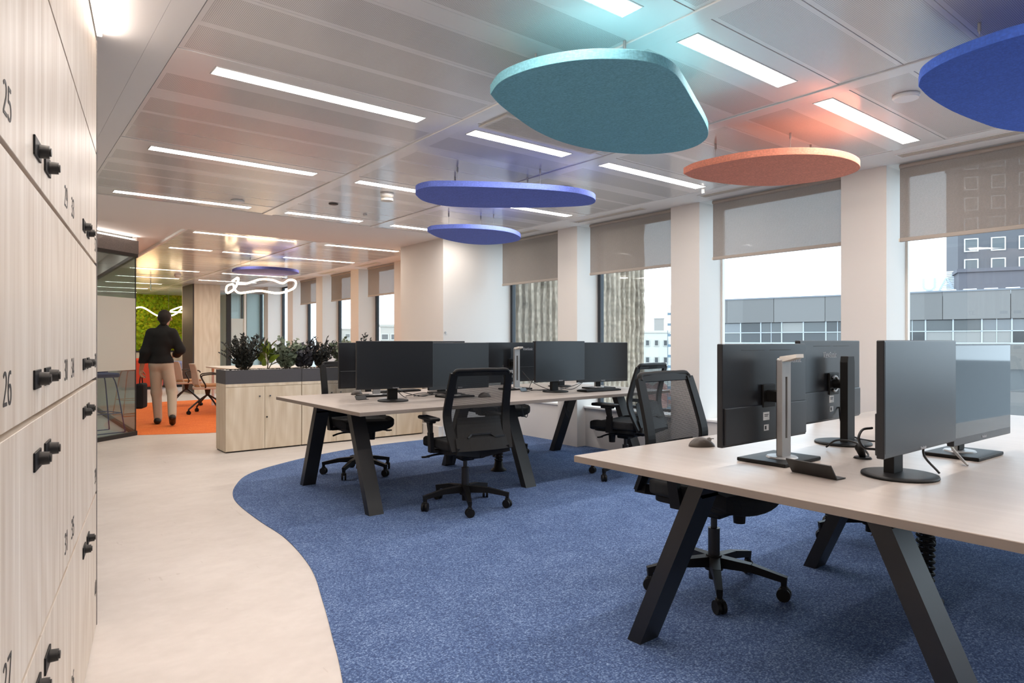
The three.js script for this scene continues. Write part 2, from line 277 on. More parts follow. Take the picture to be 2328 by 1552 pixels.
// LED panels: glowing diffuser and an area light of the same size just in front of it
const rowName = ['behind the viewer', 'above the near bench edge', 'nearest the viewer', 'beside the teal disc', 'over the middle of the far bench', 'by the plain cross band'];
function ledPanel(x0, x1, z, label, mat, col, nits, group, y = CEIL) {
  const t = thing('ceiling_light', label, 'light', [(x0 + x1) / 2, y, z], 0, group), L = x1 - x0;
  mesh('diffuser', bx(-L / 2 + 0.004, L / 2 - 0.004, 0.004, 0.012, -0.05, 0.05), mat, t);
  mesh('rim', [bx(-L / 2, L / 2, -0.002, 0.03, -0.056, -0.05), bx(-L / 2, L / 2, -0.002, 0.03, 0.05, 0.056), bx(-L / 2, -L / 2 + 0.004, -0.002, 0.03, -0.05, 0.05), bx(L / 2 - 0.004, L / 2, -0.002, 0.03, -0.05, 0.05)], M.white, t);
  const l = new THREE.RectAreaLight(col, nits, L - 0.01, 0.1); l.position.set(0, 0.001, 0); l.rotation.x = -Math.PI / 2; t.add(l);
}
const bayName = ['in the left ceiling bay', 'in the middle ceiling bay', 'in the window-side ceiling bay'];
office.forEach(([a, b, z], i) => ledPanel(a, b, z, `long white LED panel ${bayName[i % 3]}, ${rowName[Math.floor(i / 3)]}`, M.led, LED, LED_NITS, 'LED panels over the desks'));
const loungeName = ['first long LED line past the plain cross band, left bay', 'first LED line past the cross band, window side', 'short LED line, left of a pair past the cross band', 'short LED line, right of a pair past the cross band', 'second LED line past the cross band, window side', 'long LED line over the walking person', 'LED line just above the glowing rope', 'long LED line seen through the glass corner, upper', 'LED line over the far glass partition', 'LED line before the moss wall', 'second-farthest LED line before the moss wall', 'farthest LED line, added to brighten the moss wall'];
lounge.forEach(([a, b, z], i) => ledPanel(a, b, z, loungeName[i], M.led2, LED2, LED_NITS * 0.62, 'LED lines over the lounge'));
// return-air grille beside the teal disc
{
  const t = thing('air_grille', 'framed return-air grille half hidden by the teal disc', 'vent', [2.82, CEIL - 0.002, -3.13]);
  mesh('frame', [bx(-0.48, 0.48, -0.006, 0.004, -0.14, -0.115), bx(-0.48, 0.48, -0.006, 0.004, 0.115, 0.14), bx(-0.48, -0.455, -0.006, 0.004, -0.115, 0.115), bx(0.455, 0.48, -0.006, 0.004, -0.115, 0.115)], M.offwhite, t);
  mesh('backing', bx(-0.455, 0.455, -0.001, 0.001, -0.115, 0.115), M.slab, t);
  for (let i = 0; i < 18; i++) { const z = -0.11 + i * 0.22 / 17; mesh('blade', bx(-0.455, 0.455, -0.005, 0.0, z - 0.003, z + 0.003), M.offwhite, t); }
}
// detectors, sprinklers
function disc(name, label, cat, x, z, r, h, dome) { const t = thing(name, label, cat, [x, CEIL, z]); mesh('base', cyl(r, r, h * 0.5, 0, -h * 0.25, 0, 28), M.white, t); mesh('cover', cyl(r * 0.96, r * dome, h * 0.5, 0, -h * 0.75, 0, 28), dome < 0.7 ? M.offwhite : M.white, t); return t; }
disc('ceiling_speaker', 'flat white disc near the end of the third long LED panel', 'sensor', 1.817, -6.406, 0.06, 0.016, 0.9);
disc('ceiling_speaker', 'flat round ceiling fitting partly behind the large blue disc', 'sensor', 3.858, -4.132, 0.07, 0.02, 0.9);
disc('ceiling_speaker', 'flat white disc between the window and the cropped blue disc', 'sensor', 3.839, -1.442, 0.065, 0.02, 0.92);
disc('flush_sensor', 'small dark flush dot left of the smoke detector', 'sensor', 2.575, -5.98, 0.045, 0.008, 0.9).children.forEach(c => (c.material = M.darkPanel));
{ const t = disc('smoke_detector', 'white domed smoke detector left of the large blue disc', 'smoke detector', 2.772, -5.273, 0.06, 0.05, 0.6); mesh('vent_ring', cyl(0.05, 0.045, 0.012, 0, -0.036, 0, 24), M.darkPanel, t); mesh('plinth', cyl(0.055, 0.055, 0.02, 0, -0.055, 0, 24), M.offwhite, t); }
disc('sprinkler', 'tiny sprinkler head between two LED lines by the small blue disc', 'sprinkler', 3.045, -6.272, 0.02, 0.02, 0.5);
disc('sprinkler', 'tiny white sensor at the tip of the window-side LED line', 'sprinkler', 4.815, -3.41, 0.014, 0.04, 0.9);
disc('smoke_detector', 'small detector on the lounge ceiling above the dark panel', 'smoke detector', 2.9, -14.2, 0.06, 0.07, 0.6);
// ================================================================ LOCKERS
const LD = V(0.17311, 0, -0.98490), LT = Math.atan2(-0.17311, 0.98490);      // direction towards the far end; turn about y
const LFAR = V(0.357, 0, -3.288), LROW = [0, 0.566, 1.048, 1.53, 2.005];
// local frame of a tower: +x out of the doors, -z along LD (towards the far end), origin at its far front foot
function lockerTower(i, nums, label) {
  const w = i % 2 ? 0.545 : 0.5, off = [0, 0.493, 1.036, 1.539, 2.04, 2.58, 3.08, 3.62][i], wd = [0.493, 0.543, 0.503, 0.501, 0.54, 0.5, 0.54, 0.5][i];
  const p = LFAR.clone().addScaledVector(LD, -off), t = thing('locker_tower', label, 'locker', [p.x, 0, p.z], LT);
  mesh('carcass', [bx(-0.5, -0.02, 0.0, 2.005, 0.001, wd - 0.001)], M.lockerCore, t);
  const right = i % 2 === 0;   // lock at the near edge (larger z) for even towers seen from the far end: 0 -> near edge
  for (let r = 0; r < 4; r++) {
    const y0 = LROW[r] + (r ? 0.006 : 0.004), y1 = LROW[r + 1] - 0.006, d = mesh('door', uvm(rb(0.02, y1 - y0, wd - 0.003, 0.0015, -0.01, (y0 + y1) / 2, wd / 2), i * 0.37 + r * 0.21, r * 0.13), M.locker, t);
    const hz = right ? wd - 0.075 : 0.075, hy = r >= 2 ? y0 + 0.072 : y1 - 0.085;
    mesh('lock_plate', rb(0.004, 0.04, 0.085, 0.0015, 0.002, hy, hz), M.blackPlastic, d);
    mesh('lock_knob', [cyl(0.0135, 0.0145, 0.018, 0, 0, 0, 20).rotateZ(-Math.PI / 2).translate(0.012, hy, hz - 0.018), cyl(0.009, 0.009, 0.004, 0, 0, 0, 16).rotateZ(-Math.PI / 2).translate(0.0225, hy, hz - 0.018)], M.blackMetal, d);
    const n = nums[3 - r]; if (n) { const g = textGeo(String(n), 0.058, fontSans, 0.86, 0.0006); g.rotateY(Math.PI / 2); g.translate(0.0002, r === 0 ? y0 + 0.17 : y0 + 0.072, right ? 0.055 : wd - 0.115); mesh('number', g, M.print, d); }
  }
  const f = mesh('fascia', uvm(rb(0.02, 0.476, wd - 0.0015, 0.001, -0.01, 2.245, wd / 2), i * 0.3, 0.4), M.locker, t);
  return t;
}
lockerTower(0, [37, 38, 39, 40], 'narrow-looking pale wood locker tower at the far felt-edged end');
lockerTower(1, [33, 34, 35, 36], 'pale wood locker tower, second from the far felt-edged end');
lockerTower(2, [29, 30, 31, 32], 'pale wood locker tower, third from the far felt-edged end');
lockerTower(3, [25, 26, 27, 28], 'pale wood locker tower with the largest numbers, at the left picture edge');
lockerTower(4, [21, 22, 23, 24], 'pale wood locker tower just left of the picture edge');
lockerTower(5, [17, 18, 19, 20], 'pale wood locker tower level with the viewer, left of the picture');
lockerTower(6, [13, 14, 15, 16], 'pale wood locker tower behind the viewer, end of the row');
{
  const t = thing('locker_end_panel', 'thin dark felt end panel closing the locker row', 'panel', [LFAR.x, 0, LFAR.z], LT);
  mesh('felt_face', rb(0.505, 2.484, 0.012, 0.002, -0.25, 1.242, -0.007), M.darkFelt, t);
}
function coveLight(label, a, b, y, col, nits, mat) {
  const d = b.clone().sub(a), L = d.length(), t = thing('cove_light', label, 'light', [(a.x + b.x) / 2, y, (a.z + b.z) / 2], Math.atan2(-d.z, d.x));
  mesh('led_strip', rb(L, 0.016, 0.02, 0.004, 0, 0.009, 0), mat, t);
  mesh('channel', bx(-L / 2, L / 2, -0.004, 0.001, -0.016, -0.008), M.silver, t);
  const l = new THREE.RectAreaLight(col, nits, L, 0.03); l.position.set(0, 0.02, 0.006); l.rotation.x = 2.1; t.add(l);
}
{ const a = LFAR.clone().addScaledVector(LD, -3.6), b = LFAR.clone().addScaledVector(LD, -0.03); a.x += 0.013; b.x += 0.013; coveLight('glowing LED strip along the top of the lockers', a, b, 2.49, new THREE.Color().setRGB(1, 0.88, 0.8), 46, M.led); }

// ================================================================ GLASS MEETING ROOM
const G0 = V(1.475, 0, -9.636), GD = V(-0.777, 0, 0.629), G1 = G0.clone().addScaledVector(GD, 1.9), GA = Math.atan2(-GD.z, GD.x);
{
  const w = struct('wall_glass_room'); w.position.copy(G0); w.rotation.y = GA;    // local +x runs from the corner towards the lockers
  mesh('bottom_rail', bx(0, 1.9, 0, 0.05, -0.025, 0.025), M.railBlack, w);
  mesh('top_rail', bx(-0.01, 1.9, 2.285, 2.327, -0.03, 0.03), M.railBlack, w);
  mesh('pane', bx(0.004, 1.9, 0.05, 2.285, -0.005, 0.005), M.tintGlass, w);
  mesh('privacy_film', bx(0.01, 1.9, 0.843, 1.757, -0.007, -0.0055), M.frost, w);
  mesh('corner_bead', bx(-0.004, 0.004, 0.05, 2.285, -0.006, 0.006), M.frameDark, w);
  mesh('fascia', uvm(rb(1.9, 0.17, 0.06, 0.002, 0.93, 2.412, 0.0)), M.darkFelt, w);
  const s = struct('wall_glass_side');
  mesh('bottom_rail', bx(1.45, 1.5, 0, 0.05, -9.66, -13.9), M.railBlack, s);
  mesh('top_rail', bx(1.45, 1.5, 2.285, 2.327, -9.66, -13.9), M.railBlack, s);
  mesh('pane', bx(1.47, 1.48, 0.05, 2.285, -9.66, -13.9), M.tintGlass, s);
  mesh('bulkhead', bx(1.45, 1.5, 2.327, 2.55, -9.68, -13.9), M.paint, s);
  const p = struct('wall_meeting'); mesh('plaster', [bx(XL, 1.5, 0, 2.55, -13.9, -14.0), bx(XL, 0.02, 0, 2.55, -8.44, -8.54)], M.paint, p);
  const a = G1.clone(), b = G0.clone().addScaledVector(GD, 0.02); coveLight('glowing LED strip above the glass meeting room fascia', a, b, 2.502, new THREE.Color().setRGB(1, 0.9, 0.82), 16, M.led);
}
ledPanel(-0.2, 1.0, -10.6, 'LED panel on the ceiling inside the glass meeting room', M.led, LED, LED_NITS, 'LED lines over the lounge', 2.546);
ledPanel(-0.2, 1.0, -12.4, 'LED panel deeper inside the glass meeting room', M.led, LED, LED_NITS, 'LED lines over the lounge', 2.546);
// wire stools behind the glass
function stool(label, x, z, mat, turn) {
  const t = thing('bar_stool', label, 'stool', [x, 0, z], turn, 'wire bar stools behind the glass');
  mesh('seat', rb(0.4, 0.06, 0.36, 0.025, 0, 0.76, 0), mat, t);
  mesh('backrest', rb(0.4, 0.16, 0.03, 0.014, 0, 0.86, -0.17), mat, t);
  for (const [sx, sz] of [[1, 1], [1, -1], [-1, 1], [-1, -1]]) mesh('leg', tube([V(sx * 0.13, 0.735, sz * 0.12), V(sx * 0.15, 0.68, sz * 0.14), V(sx * 0.24, 0.008, sz * 0.22)], 0.008, 14), mat, t);
  mesh('foot_ring', [tube([V(-0.205, 0.26, -0.19), V(0.205, 0.26, -0.19)], 0.006, 2), tube([V(-0.205, 0.26, 0.19), V(0.205, 0.26, 0.19)], 0.006, 2), tube([V(-0.205, 0.26, -0.19), V(-0.205, 0.26, 0.19)], 0.006, 2), tube([V(0.205, 0.26, -0.19), V(0.205, 0.26, 0.19)], 0.006, 2)], mat, t);
  mesh('sled_base', [tube([V(-0.24, 0.008, 0.22), V(0.24, 0.008, 0.22)], 0.007, 2), tube([V(-0.24, 0.008, -0.22), V(0.24, 0.008, -0.22)], 0.007, 2)], mat, t);
  return t;
}
stool('dark blue wire bar stool just behind the glass corner', 1.12, -10.16, M.stoolBlue, 0.3);
stool('dark blue wire bar stool deeper inside the glass room', 0.9, -11.2, M.stoolBlue, 0.1);
stool('orange wire bar stool inside the glass room', 1.08, -12.3, M.stoolOrange, -0.2);

// ================================================================ LOUNGE END: panels, moss wall, partition
{
  const w = struct('wall_lounge');     // return wall with its dark face, then the pale wood face towards the viewer
  mesh('dark_panel', rb(0.03, 2.5, 1.03, 0.003, 3.655, 1.27, -16.8), M.darkPanel, w);
  mesh('wood_panel', uvm(bx(3.67, 4.23, 0, CEIL, -16.28, -17.3)), M.ash, w);
  mesh('wood_edge', uvm(bx(3.64, 3.67, 0, CEIL, -17.31, -17.35)), M.ash, w);
}
{
  const g = struct('wall_partition');   // glass partition and its door post
  mesh('post', bx(4.38, 4.48, 0, 2.35, -16.3, -16.36), M.railBlack, g);
  mesh('post', bx(4.78, 4.82, 0, 2.35, -16.3, -16.36), M.offwhite, g);
  mesh('head_rail', bx(4.23, 5.25, 2.35, 2.4, -16.3, -16.36), M.silver, g);
  mesh('transom_panel', bx(4.23, 5.25, 2.4, CEIL, -16.3, -16.36), M.paint, g);
  mesh('pane', bx(4.24, 4.38, 0.02, 2.35, -16.325, -16.335), M.tintGlass, g);
  mesh('pane', bx(4.48, 4.78, 0.02, 2.35, -16.325, -16.335), M.tintGlass, g);
  mesh('pane', bx(4.82, 5.25, 0.02, 2.35, -16.325, -16.335), M.tintGlass, g);
  mesh('privacy_film', bx(4.48, 4.78, 0.8, 1.75, -16.32, -16.322), M.frost, g);
}
{
  const t = thing('moss_wall', 'bright yellow-green moss wall at the far end of the floor', 'moss wall', [2.2, 0.95, -20.78]);
  mesh('backing', bx(-3.4, 2.2, 0, 1.6, -0.02, 0.03), std(0xffffff, 1, { map: mossTex }), t);
  const g = new THREE.IcosahedronGeometry(0.055, 1), p = g.attributes.position;
  for (let i = 0; i < p.count; i++) { const k = 0.75 + 0.5 * hash(Math.round(p.getX(i) * 900), Math.round(p.getY(i) * 900 + p.getZ(i) * 555), 3); p.setXYZ(i, p.getX(i) * k, p.getY(i) * k, p.getZ(i) * k * 0.8); } g.computeVertexNormals();
  const N = 2600, im = new THREE.InstancedMesh(g, std(0xffffff, 1, { map: mossTex }), N), q = new THREE.Object3D(), c = new THREE.Color();
  for (let i = 0; i < N; i++) { q.position.set(rr(-3.35, 2.15), rr(0.03, 1.57), rr(0.02, 0.07)); q.rotation.set(rr(0, 6), rr(0, 6), rr(0, 6)); const s = rr(0.5, 1.3); q.scale.set(s, s, s); q.updateMatrix(); im.setMatrixAt(i, q.matrix); im.setColorAt(i, c.setRGB(rr(0.75, 1.15), rr(0.75, 1.05), rr(0.4, 0.9))); }
  im.name = 'moss'; im.userData.kind = 'stuff'; im.castShadow = im.receiveShadow = true; t.add(im);
  mesh('lower_trim', bx(-3.4, 2.2, -0.03, 0.0, -0.02, 0.1), M.railBlack, t);
}
{
  const t = thing('wall_bench', 'pale wood panelling and bench under the moss wall', 'bench', [2.2, 0, -20.5]);
  for (let i = 0; i < 9; i++) mesh('back_panel', uvm(bx(-3.4 + i * 0.622, -3.4 + (i + 1) * 0.622 - 0.006, 0.45, 0.9, -0.25, -0.2), i * 0.3), M.ash, t);
  mesh('bench_seat', uvm(bx(-3.4, 2.2, 0.38, 0.43, -0.24, 0.25)), M.ash, t);
  mesh('bench_front', uvm(bx(-3.4, 2.2, 0, 0.38, 0.15, 0.2)), M.ash, t);
}
function pouf(label, x, z, w, h, d, mat) { const t = thing('pouf', label, 'pouf', [x, 0, z], 0, 'upholstered poufs in the lounge'); mesh('cushion', rb(w, h, d, 0.06, 0, h / 2 + 0.06, 0), mat, t); mesh('plinth', bx(-w / 2 + 0.05, w / 2 - 0.05, 0, 0.07, -d / 2 + 0.05, d / 2 - 0.05), M.black, t); mesh('seam', rb(w + 0.004, 0.012, d + 0.004, 0.006, 0, h + 0.005, 0), mat, t); }
pouf('red upholstered pouf behind the walking person', 3.0, -18.9, 0.95, 0.72, 0.6, M.red);
pouf('lilac-grey upholstered pouf right of the walking person', 4.0, -19.4, 0.9, 0.62, 0.6, M.lilac);
// exit sign
{ const t = thing('exit_sign', 'small green-edged sign hanging from the lounge ceiling', 'sign', [2.72, 2.3, -15.9], 1.35); mesh('plate', rb(0.3, 0.16, 0.012, 0.003, 0, 0.08, 0), std(0x9fb7a5, 0.4), t); mesh('hanger', [rod(V(-0.1, 0.16, 0), V(-0.1, 0.22, 0), 0.004), rod(V(0.1, 0.16, 0), V(0.1, 0.22, 0), 0.004)], M.silver, t); }

// glowing rope pendants
function rope(label, pts, c, wires, nits) {
  const t = thing('rope_light', label, 'light', c);
  mesh('glowing_tube', tube(pts, 0.017, 160, 8, false), M.neon, t);
  for (const [x, z, y] of wires) mesh('wire', rod(V(x, y, z), V(x, CEIL - c[1], z), 0.0015, 5), M.silver, t);
  const l = new THREE.PointLight(new THREE.Color().setRGB(1, 0.62, 0.32), nits, 0, 2); l.position.set(0, 0.0, 0.0); l.shadow.radius = 12; l.castShadow = true; t.add(l);
}
const rl = (u, y, f) => V(0.7827 * u + 0.6224 * f, y, 0.6224 * u - 0.7827 * f);    // across / up / away
rope('glowing looped rope light hanging over the planter', [rl(-0.5, 0.08, 0), rl(-0.44, 0.15, 0.1), rl(-0.46, -0.03, 0.02), rl(-0.58, -0.12, -0.02), rl(-0.6, 0.0, 0.03), rl(-0.5, 0.03, 0.02), rl(-0.42, -0.06, -0.1), rl(-0.3, -0.13, -0.2), rl(0.05, -0.1, -0.24), rl(0.35, -0.13, -0.15), rl(0.56, -0.03, -0.04), rl(0.54, 0.09, 0.06), rl(0.42, 0.11, 0.1), rl(0.3, 0.06, 0.15), rl(0.1, 0.12, 0.2), rl(-0.1, 0.13, 0.2), rl(-0.32, 0.05, 0.12), rl(-0.46, 0.04, 0.06)], [3.6, 2.14, -11.3], [[-0.4, 0.2, 0.1], [0.1, -0.1, 0.12], [0.4, -0.2, 0.1]], 0.6);
rope('glowing wavy rope light in front of the moss wall', [rl(-1.0, -0.05, 0), rl(-0.7, -0.1, 0.1), rl(-0.45, 0.02, 0), rl(-0.1, 0.12, -0.1), rl(0.3, -0.1, 0), rl(0.6, -0.05, 0.1), rl(0.85, 0.14, 0), rl(0.6, 0.02, -0.1), rl(1.0, 0.0, 0)], [3.05, 1.92, -18.2], [[-0.5, 0.2, 0], [0.5, -0.2, 0.1]], 0.4);
// ================================================================ ACOUSTIC CLOUDS
function cloud(label, outline, color, wires, y = 2.3) {
  let cx = 0, cz = 0; outline.forEach(([x, z]) => { cx += x / outline.length; cz += z / outline.length; });
  const t = thing('acoustic_panel', label, 'ceiling panel', [cx, y, cz], 0, 'hanging felt ceiling panels');
  mesh('felt_disc', uvm(slab(outline.map(([x, z]) => [x - cx, z - cz]), 0, 0.042, true, 0.002)), felt(color), t);
  for (const [x, z] of wires) { const w = mesh('suspension_wire', rod(V(x - cx, 0.04, z - cz), V(x - cx, CEIL - y, z - cz), 0.0012, 5), M.silver, t); mesh('wire_grip', [cyl(0.007, 0.007, 0.035, x - cx, CEIL - y - 0.018, z - cz, 10), cyl(0.004, 0.002, 0.012, x - cx, CEIL - y - 0.04, z - cz, 8)], M.silver, w); }
}
cloud('large teal felt ceiling disc with a rounded triangular outline', [[1.74, -2.34], [1.69, -2.2], [1.7, -2.05], [1.75, -1.92], [1.83, -1.81], [1.95, -1.72], [2.06, -1.68], [2.18, -1.69], [2.33, -1.75], [2.54, -1.85], [2.79, -1.97], [2.95, -2.06], [3.05, -2.15], [3.11, -2.27], [3.1, -2.4], [2.99, -2.54], [2.77, -2.64], [2.49, -2.66], [2.23, -2.6], [1.99, -2.49], [1.84, -2.41]], 0x7cbccb, [[1.958, -2.285], [2.178, -1.947], [2.9, -2.4]]);
cloud('orange felt ceiling disc beside the windows', [[3.56, -2.67], [3.51, -2.55], [3.51, -2.4], [3.54, -2.23], [3.62, -2.07], [3.74, -1.95], [3.89, -1.87], [4.06, -1.84], [4.24, -1.86], [4.37, -1.93], [4.44, -2.06], [4.44, -2.23], [4.37, -2.42], [4.21, -2.57], [3.98, -2.66], [3.73, -2.7]], 0xf39a80, [[3.787, -2.585], [3.957, -2.155], [4.3, -2.2]]);
cloud('long pebble-shaped blue felt disc in the middle of the ceiling', [[2.5, -4.3], [2.43, -4.17], [2.43, -4.05], [2.49, -3.96], [2.7, -3.81], [2.95, -3.67], [3.16, -3.57], [3.38, -3.51], [3.57, -3.53], [3.7, -3.61], [3.77, -3.73], [3.72, -3.86], [3.57, -4.03], [3.33, -4.24], [3.06, -4.43], [2.87, -4.5], [2.66, -4.45]], 0x6f82dc, [[2.917, -4.4], [2.768, -4.144], [3.29, -3.793], [3.38, -4.05]]);
cloud('small blue felt disc in front of the boxed white pillar', [[3.43, -5.67], [3.4, -5.53], [3.48, -5.39], [3.63, -5.26], [3.85, -5.18], [4.1, -5.19], [4.35, -5.34], [4.5, -5.55], [4.51, -5.79], [4.42, -6.0], [4.22, -6.08], [3.96, -6.03], [3.67, -5.88]], 0x6f82dc, [[3.684, -5.675], [4.024, -5.586], [4.085, -5.445]]);
cloud('deep blue felt disc cut off by the right edge', [[3.13, -1.125], [3.02, -1.07], [2.94, -0.97], [2.9, -0.84], [2.9, -0.68], [3.0, -0.5], [3.25, -0.36], [3.6, -0.3], [4.0, -0.36], [4.3, -0.55], [4.4, -0.8], [4.3, -0.98], [4.1, -1.08], [3.86, -1.12], [3.58, -1.145], [3.32, -1.145]], 0x4a70d6, [[3.202, -0.925], [3.9, -0.6]]);
cloud('pale-lit blue felt disc above the glowing rope', [[3.0, -10.86], [2.98, -10.5], [3.1, -10.25], [3.4, -10.1], [3.75, -10.2], [3.92, -10.5], [3.85, -10.9], [3.55, -11.1], [3.2, -11.08]], 0x6a72c0, [[3.2, -10.6], [3.7, -10.5]]);

// ================================================================ DESK BENCHES
function bench(label, x0, z0) {
  const t = thing('desk_bench', label, 'desk', [x0, 0.004, z0]);   // origin: near-left corner on the floor; x to the windows, -z away
  const L = 3.2, D = 1.6;
  mesh('tabletop', uvm(rb(L, 0.027, D, 0.002, L / 2, 0.7225, -D / 2)), M.desk, t);
  mesh('edge_band', [rb(L + 0.002, 0.024, 0.0015, 0.0004, L / 2, 0.722, 0.0005), rb(L + 0.002, 0.024, 0.0015, 0.0004, L / 2, 0.722, -D - 0.0005), rb(0.0015, 0.024, D, 0.0004, -0.0005, 0.722, -D / 2), rb(0.0015, 0.024, D, 0.0004, L + 0.0005, 0.722, -D / 2)], M.deskEdge, t);
  for (const x of [0.2, 1.6, 3.0]) for (const s of [-1, 1]) {
    const top = V(x, 0.7, -D / 2 + s * 0.3), foot = V(x, 0.03, -D / 2 + s * 0.598), d = foot.clone().sub(top), w = 0.11, h = 0.06;
    // slanted tube cut level at the foot
    const sx = w / 2, hz = h / 2 / Math.cos(Math.atan2(0.298, 0.67));
    const q = [[-sx, -hz], [sx, -hz], [sx, hz], [-sx, hz]];
    const foot0 = foot.clone(); foot0.y = 0; foot0.z += s * 0.298 / 0.67 * 0.03;
    const leg = mesh('leg', hull8([...q.map(([a, b]) => V(foot0.x + a, 0, foot0.z + b)), ...q.map(([a, b]) => V(top.x + a, 0.705, top.z + b))]), M.blackMetal, t);
    const tri = new THREE.Shape([new THREE.Vector2(0, 0), new THREE.Vector2(0.1, 0), new THREE.Vector2(-0.03, -0.075)]);
    const g = extr(tri, 0.1); g.rotateY(-Math.PI / 2); if (s < 0) g.scale(1, 1, -1); g.translate(x + 0.05, 0.706, top.z + s * 0.02);
    mesh('gusset', g, M.blackMetal, leg);
  }
  mesh('rail', [bx(0.25, 2.95, 0.692, 0.708, -D / 2 - 0.14, -D / 2 - 0.1), bx(0.25, 2.95, 0.692, 0.708, -D / 2 + 0.1, -D / 2 + 0.14)], M.blackMetal, t);
  for (const x of [0.2, 1.6, 3.0]) mesh('cross_beam', bx(x - 0.05, x + 0.05, 0.692, 0.707, -D / 2 - 0.34, -D / 2 + 0.34), M.blackMetal, t);
  return t;
}
bench('beige desk bench with black trestle legs, by the planter', 1.9, -3.99);
bench('beige desk bench with black trestle legs, nearest the viewer', 1.872, -0.345);
const DT = 0.741;   // desk surface

function spine(label, x, z) {
  const t = thing('cable_spine', label, 'cable guide', [x, 0.004, z], 0, 'cable spines under the desks');
  mesh('foot', new THREE.LatheGeometry([[0, 0], [0.075, 0], [0.075, 0.008], [0.045, 0.03], [0.035, 0.09], [0, 0.09]].map(p => new THREE.Vector2(...p)), 24), M.blackPlastic, t);
  for (let i = 0; i < 17; i++) { const y = 0.1 + i * 0.028; const g = new THREE.TorusGeometry(0.034, 0.0075, 6, 16); g.rotateX(Math.PI / 2 + 0.12); g.translate(Math.sin(i * 0.3) * 0.006, y, 0); mesh('vertebra', g, M.blackPlastic, t); }
  mesh('cables', [tube([V(0, 0.05, 0), V(0.006, 0.3, 0.005), V(0, 0.585, 0)], 0.012, 20), tube([V(0.018, 0.05, 0), V(0.012, 0.3, -0.01), V(0.015, 0.585, 0)], 0.006, 20)], M.cable, t);
}
spine('black cable spine under the far desk bench', 3.72, -4.88);
spine('black coiled cable spine under the nearest desk bench', 3.41, -1.2);

// ================================================================ MONITORS
function stickers(t, x, y, z) { mesh('sticker', [rb(0.045, 0.032, 0.0006, 0.0002, x, y, z), rb(0.034, 0.024, 0.0006, 0.0002, x, y - 0.045, z)], M.sticker, t); mesh('sticker_print', [rb(0.03, 0.003, 0.0008, 0.0002, x, y + 0.006, z - 0.0003), rb(0.024, 0.003, 0.0008, 0.0002, x + 0.002, y, z - 0.0003), rb(0.012, 0.014, 0.0008, 0.0002, x + 0.006, y - 0.045, z - 0.0003)], M.print, t); }
function monitorHead(root, y0, h, chin, gloss, lx = 0.02, lh = 0.025) {   // panel in front of the post, faces +z
  const w = 0.61, p = new THREE.Group(); const yc = y0 + h / 2;
  const body = mesh('housing', uvm(rb(w, h, 0.024, 0.004, 0, yc, 0.062)), M.plasticBack, root);
  mesh('electronics_bulge', rb(w * 0.97, h * 0.36, 0.01, 0.004, 0, y0 + h * 0.2, 0.047), M.plasticBack, root);
  mesh('screen', bx(-w / 2 + 0.007, w / 2 - 0.007, y0 + chin, y0 + h - 0.007, 0.0742, 0.0746), gloss ? M.screenGloss : M.screen, root);
  const lg = textGeo('ViewSonic', 0.009, fontSerif, 0.8); lg.translate(0, y0 + chin / 2, 0.0742); mesh('front_logo', lg, M.brand, root);
  const bg = textGeo('ViewSonic', lh, fontSerif, 0.78); bg.rotateY(Math.PI); bg.translate(lx, y0 + h - 0.065, 0.0498); mesh('back_logo', bg, M.brand, root);
  mesh('vent_slit', [rb(0.16, 0.0025, 0.001, 0.0004, -0.1, y0 + h - 0.025, 0.0497), rb(0.16, 0.0025, 0.001, 0.0004, 0.1, y0 + h - 0.025, 0.0497)], M.black, root);
  stickers(root, 0.02, y0 + 0.1, 0.0416);
}
function monitorRound(label, x, z, turn, gloss) {
  const t = thing('monitor', label, 'monitor', [x, DT, z], turn, 'black desk monitors');
  mesh('base_disc', new THREE.LatheGeometry([[0, 0], [0.118, 0], [0.12, 0.003], [0.118, 0.009], [0.1, 0.012], [0, 0.013]].map(p => new THREE.Vector2(...p)), 40), M.blackPlastic, t);
  const sh = new THREE.Shape([[-0.036, 0], [0.036, 0], [0.036, 0.36], [0.03, 0.385], [-0.03, 0.385], [-0.036, 0.36]].map(p => new THREE.Vector2(...p)));
  const g = extr(sh, 0.03, 0.002); g.translate(0, 0.01, -0.035); mesh('post', g, M.blackPlastic, t);
  mesh('tilt_joint', [cyl(0.02, 0.02, 0.05, 0, 0, 0, 16).rotateX(Math.PI / 2).translate(0, 0.27, 0.015), rb(0.1, 0.1, 0.012, 0.004, 0, 0.27, 0.043)], M.blackPlastic, t);
  const ring = new THREE.TorusGeometry(0.034, 0.006, 8, 24, 4.6); ring.rotateZ(0.8); ring.translate(0, 0.27, 0.036); mesh('cable_clip', ring, M.silver, t);
  monitorHead(t, 0.1, 0.368, 0.016, gloss); return t;
}
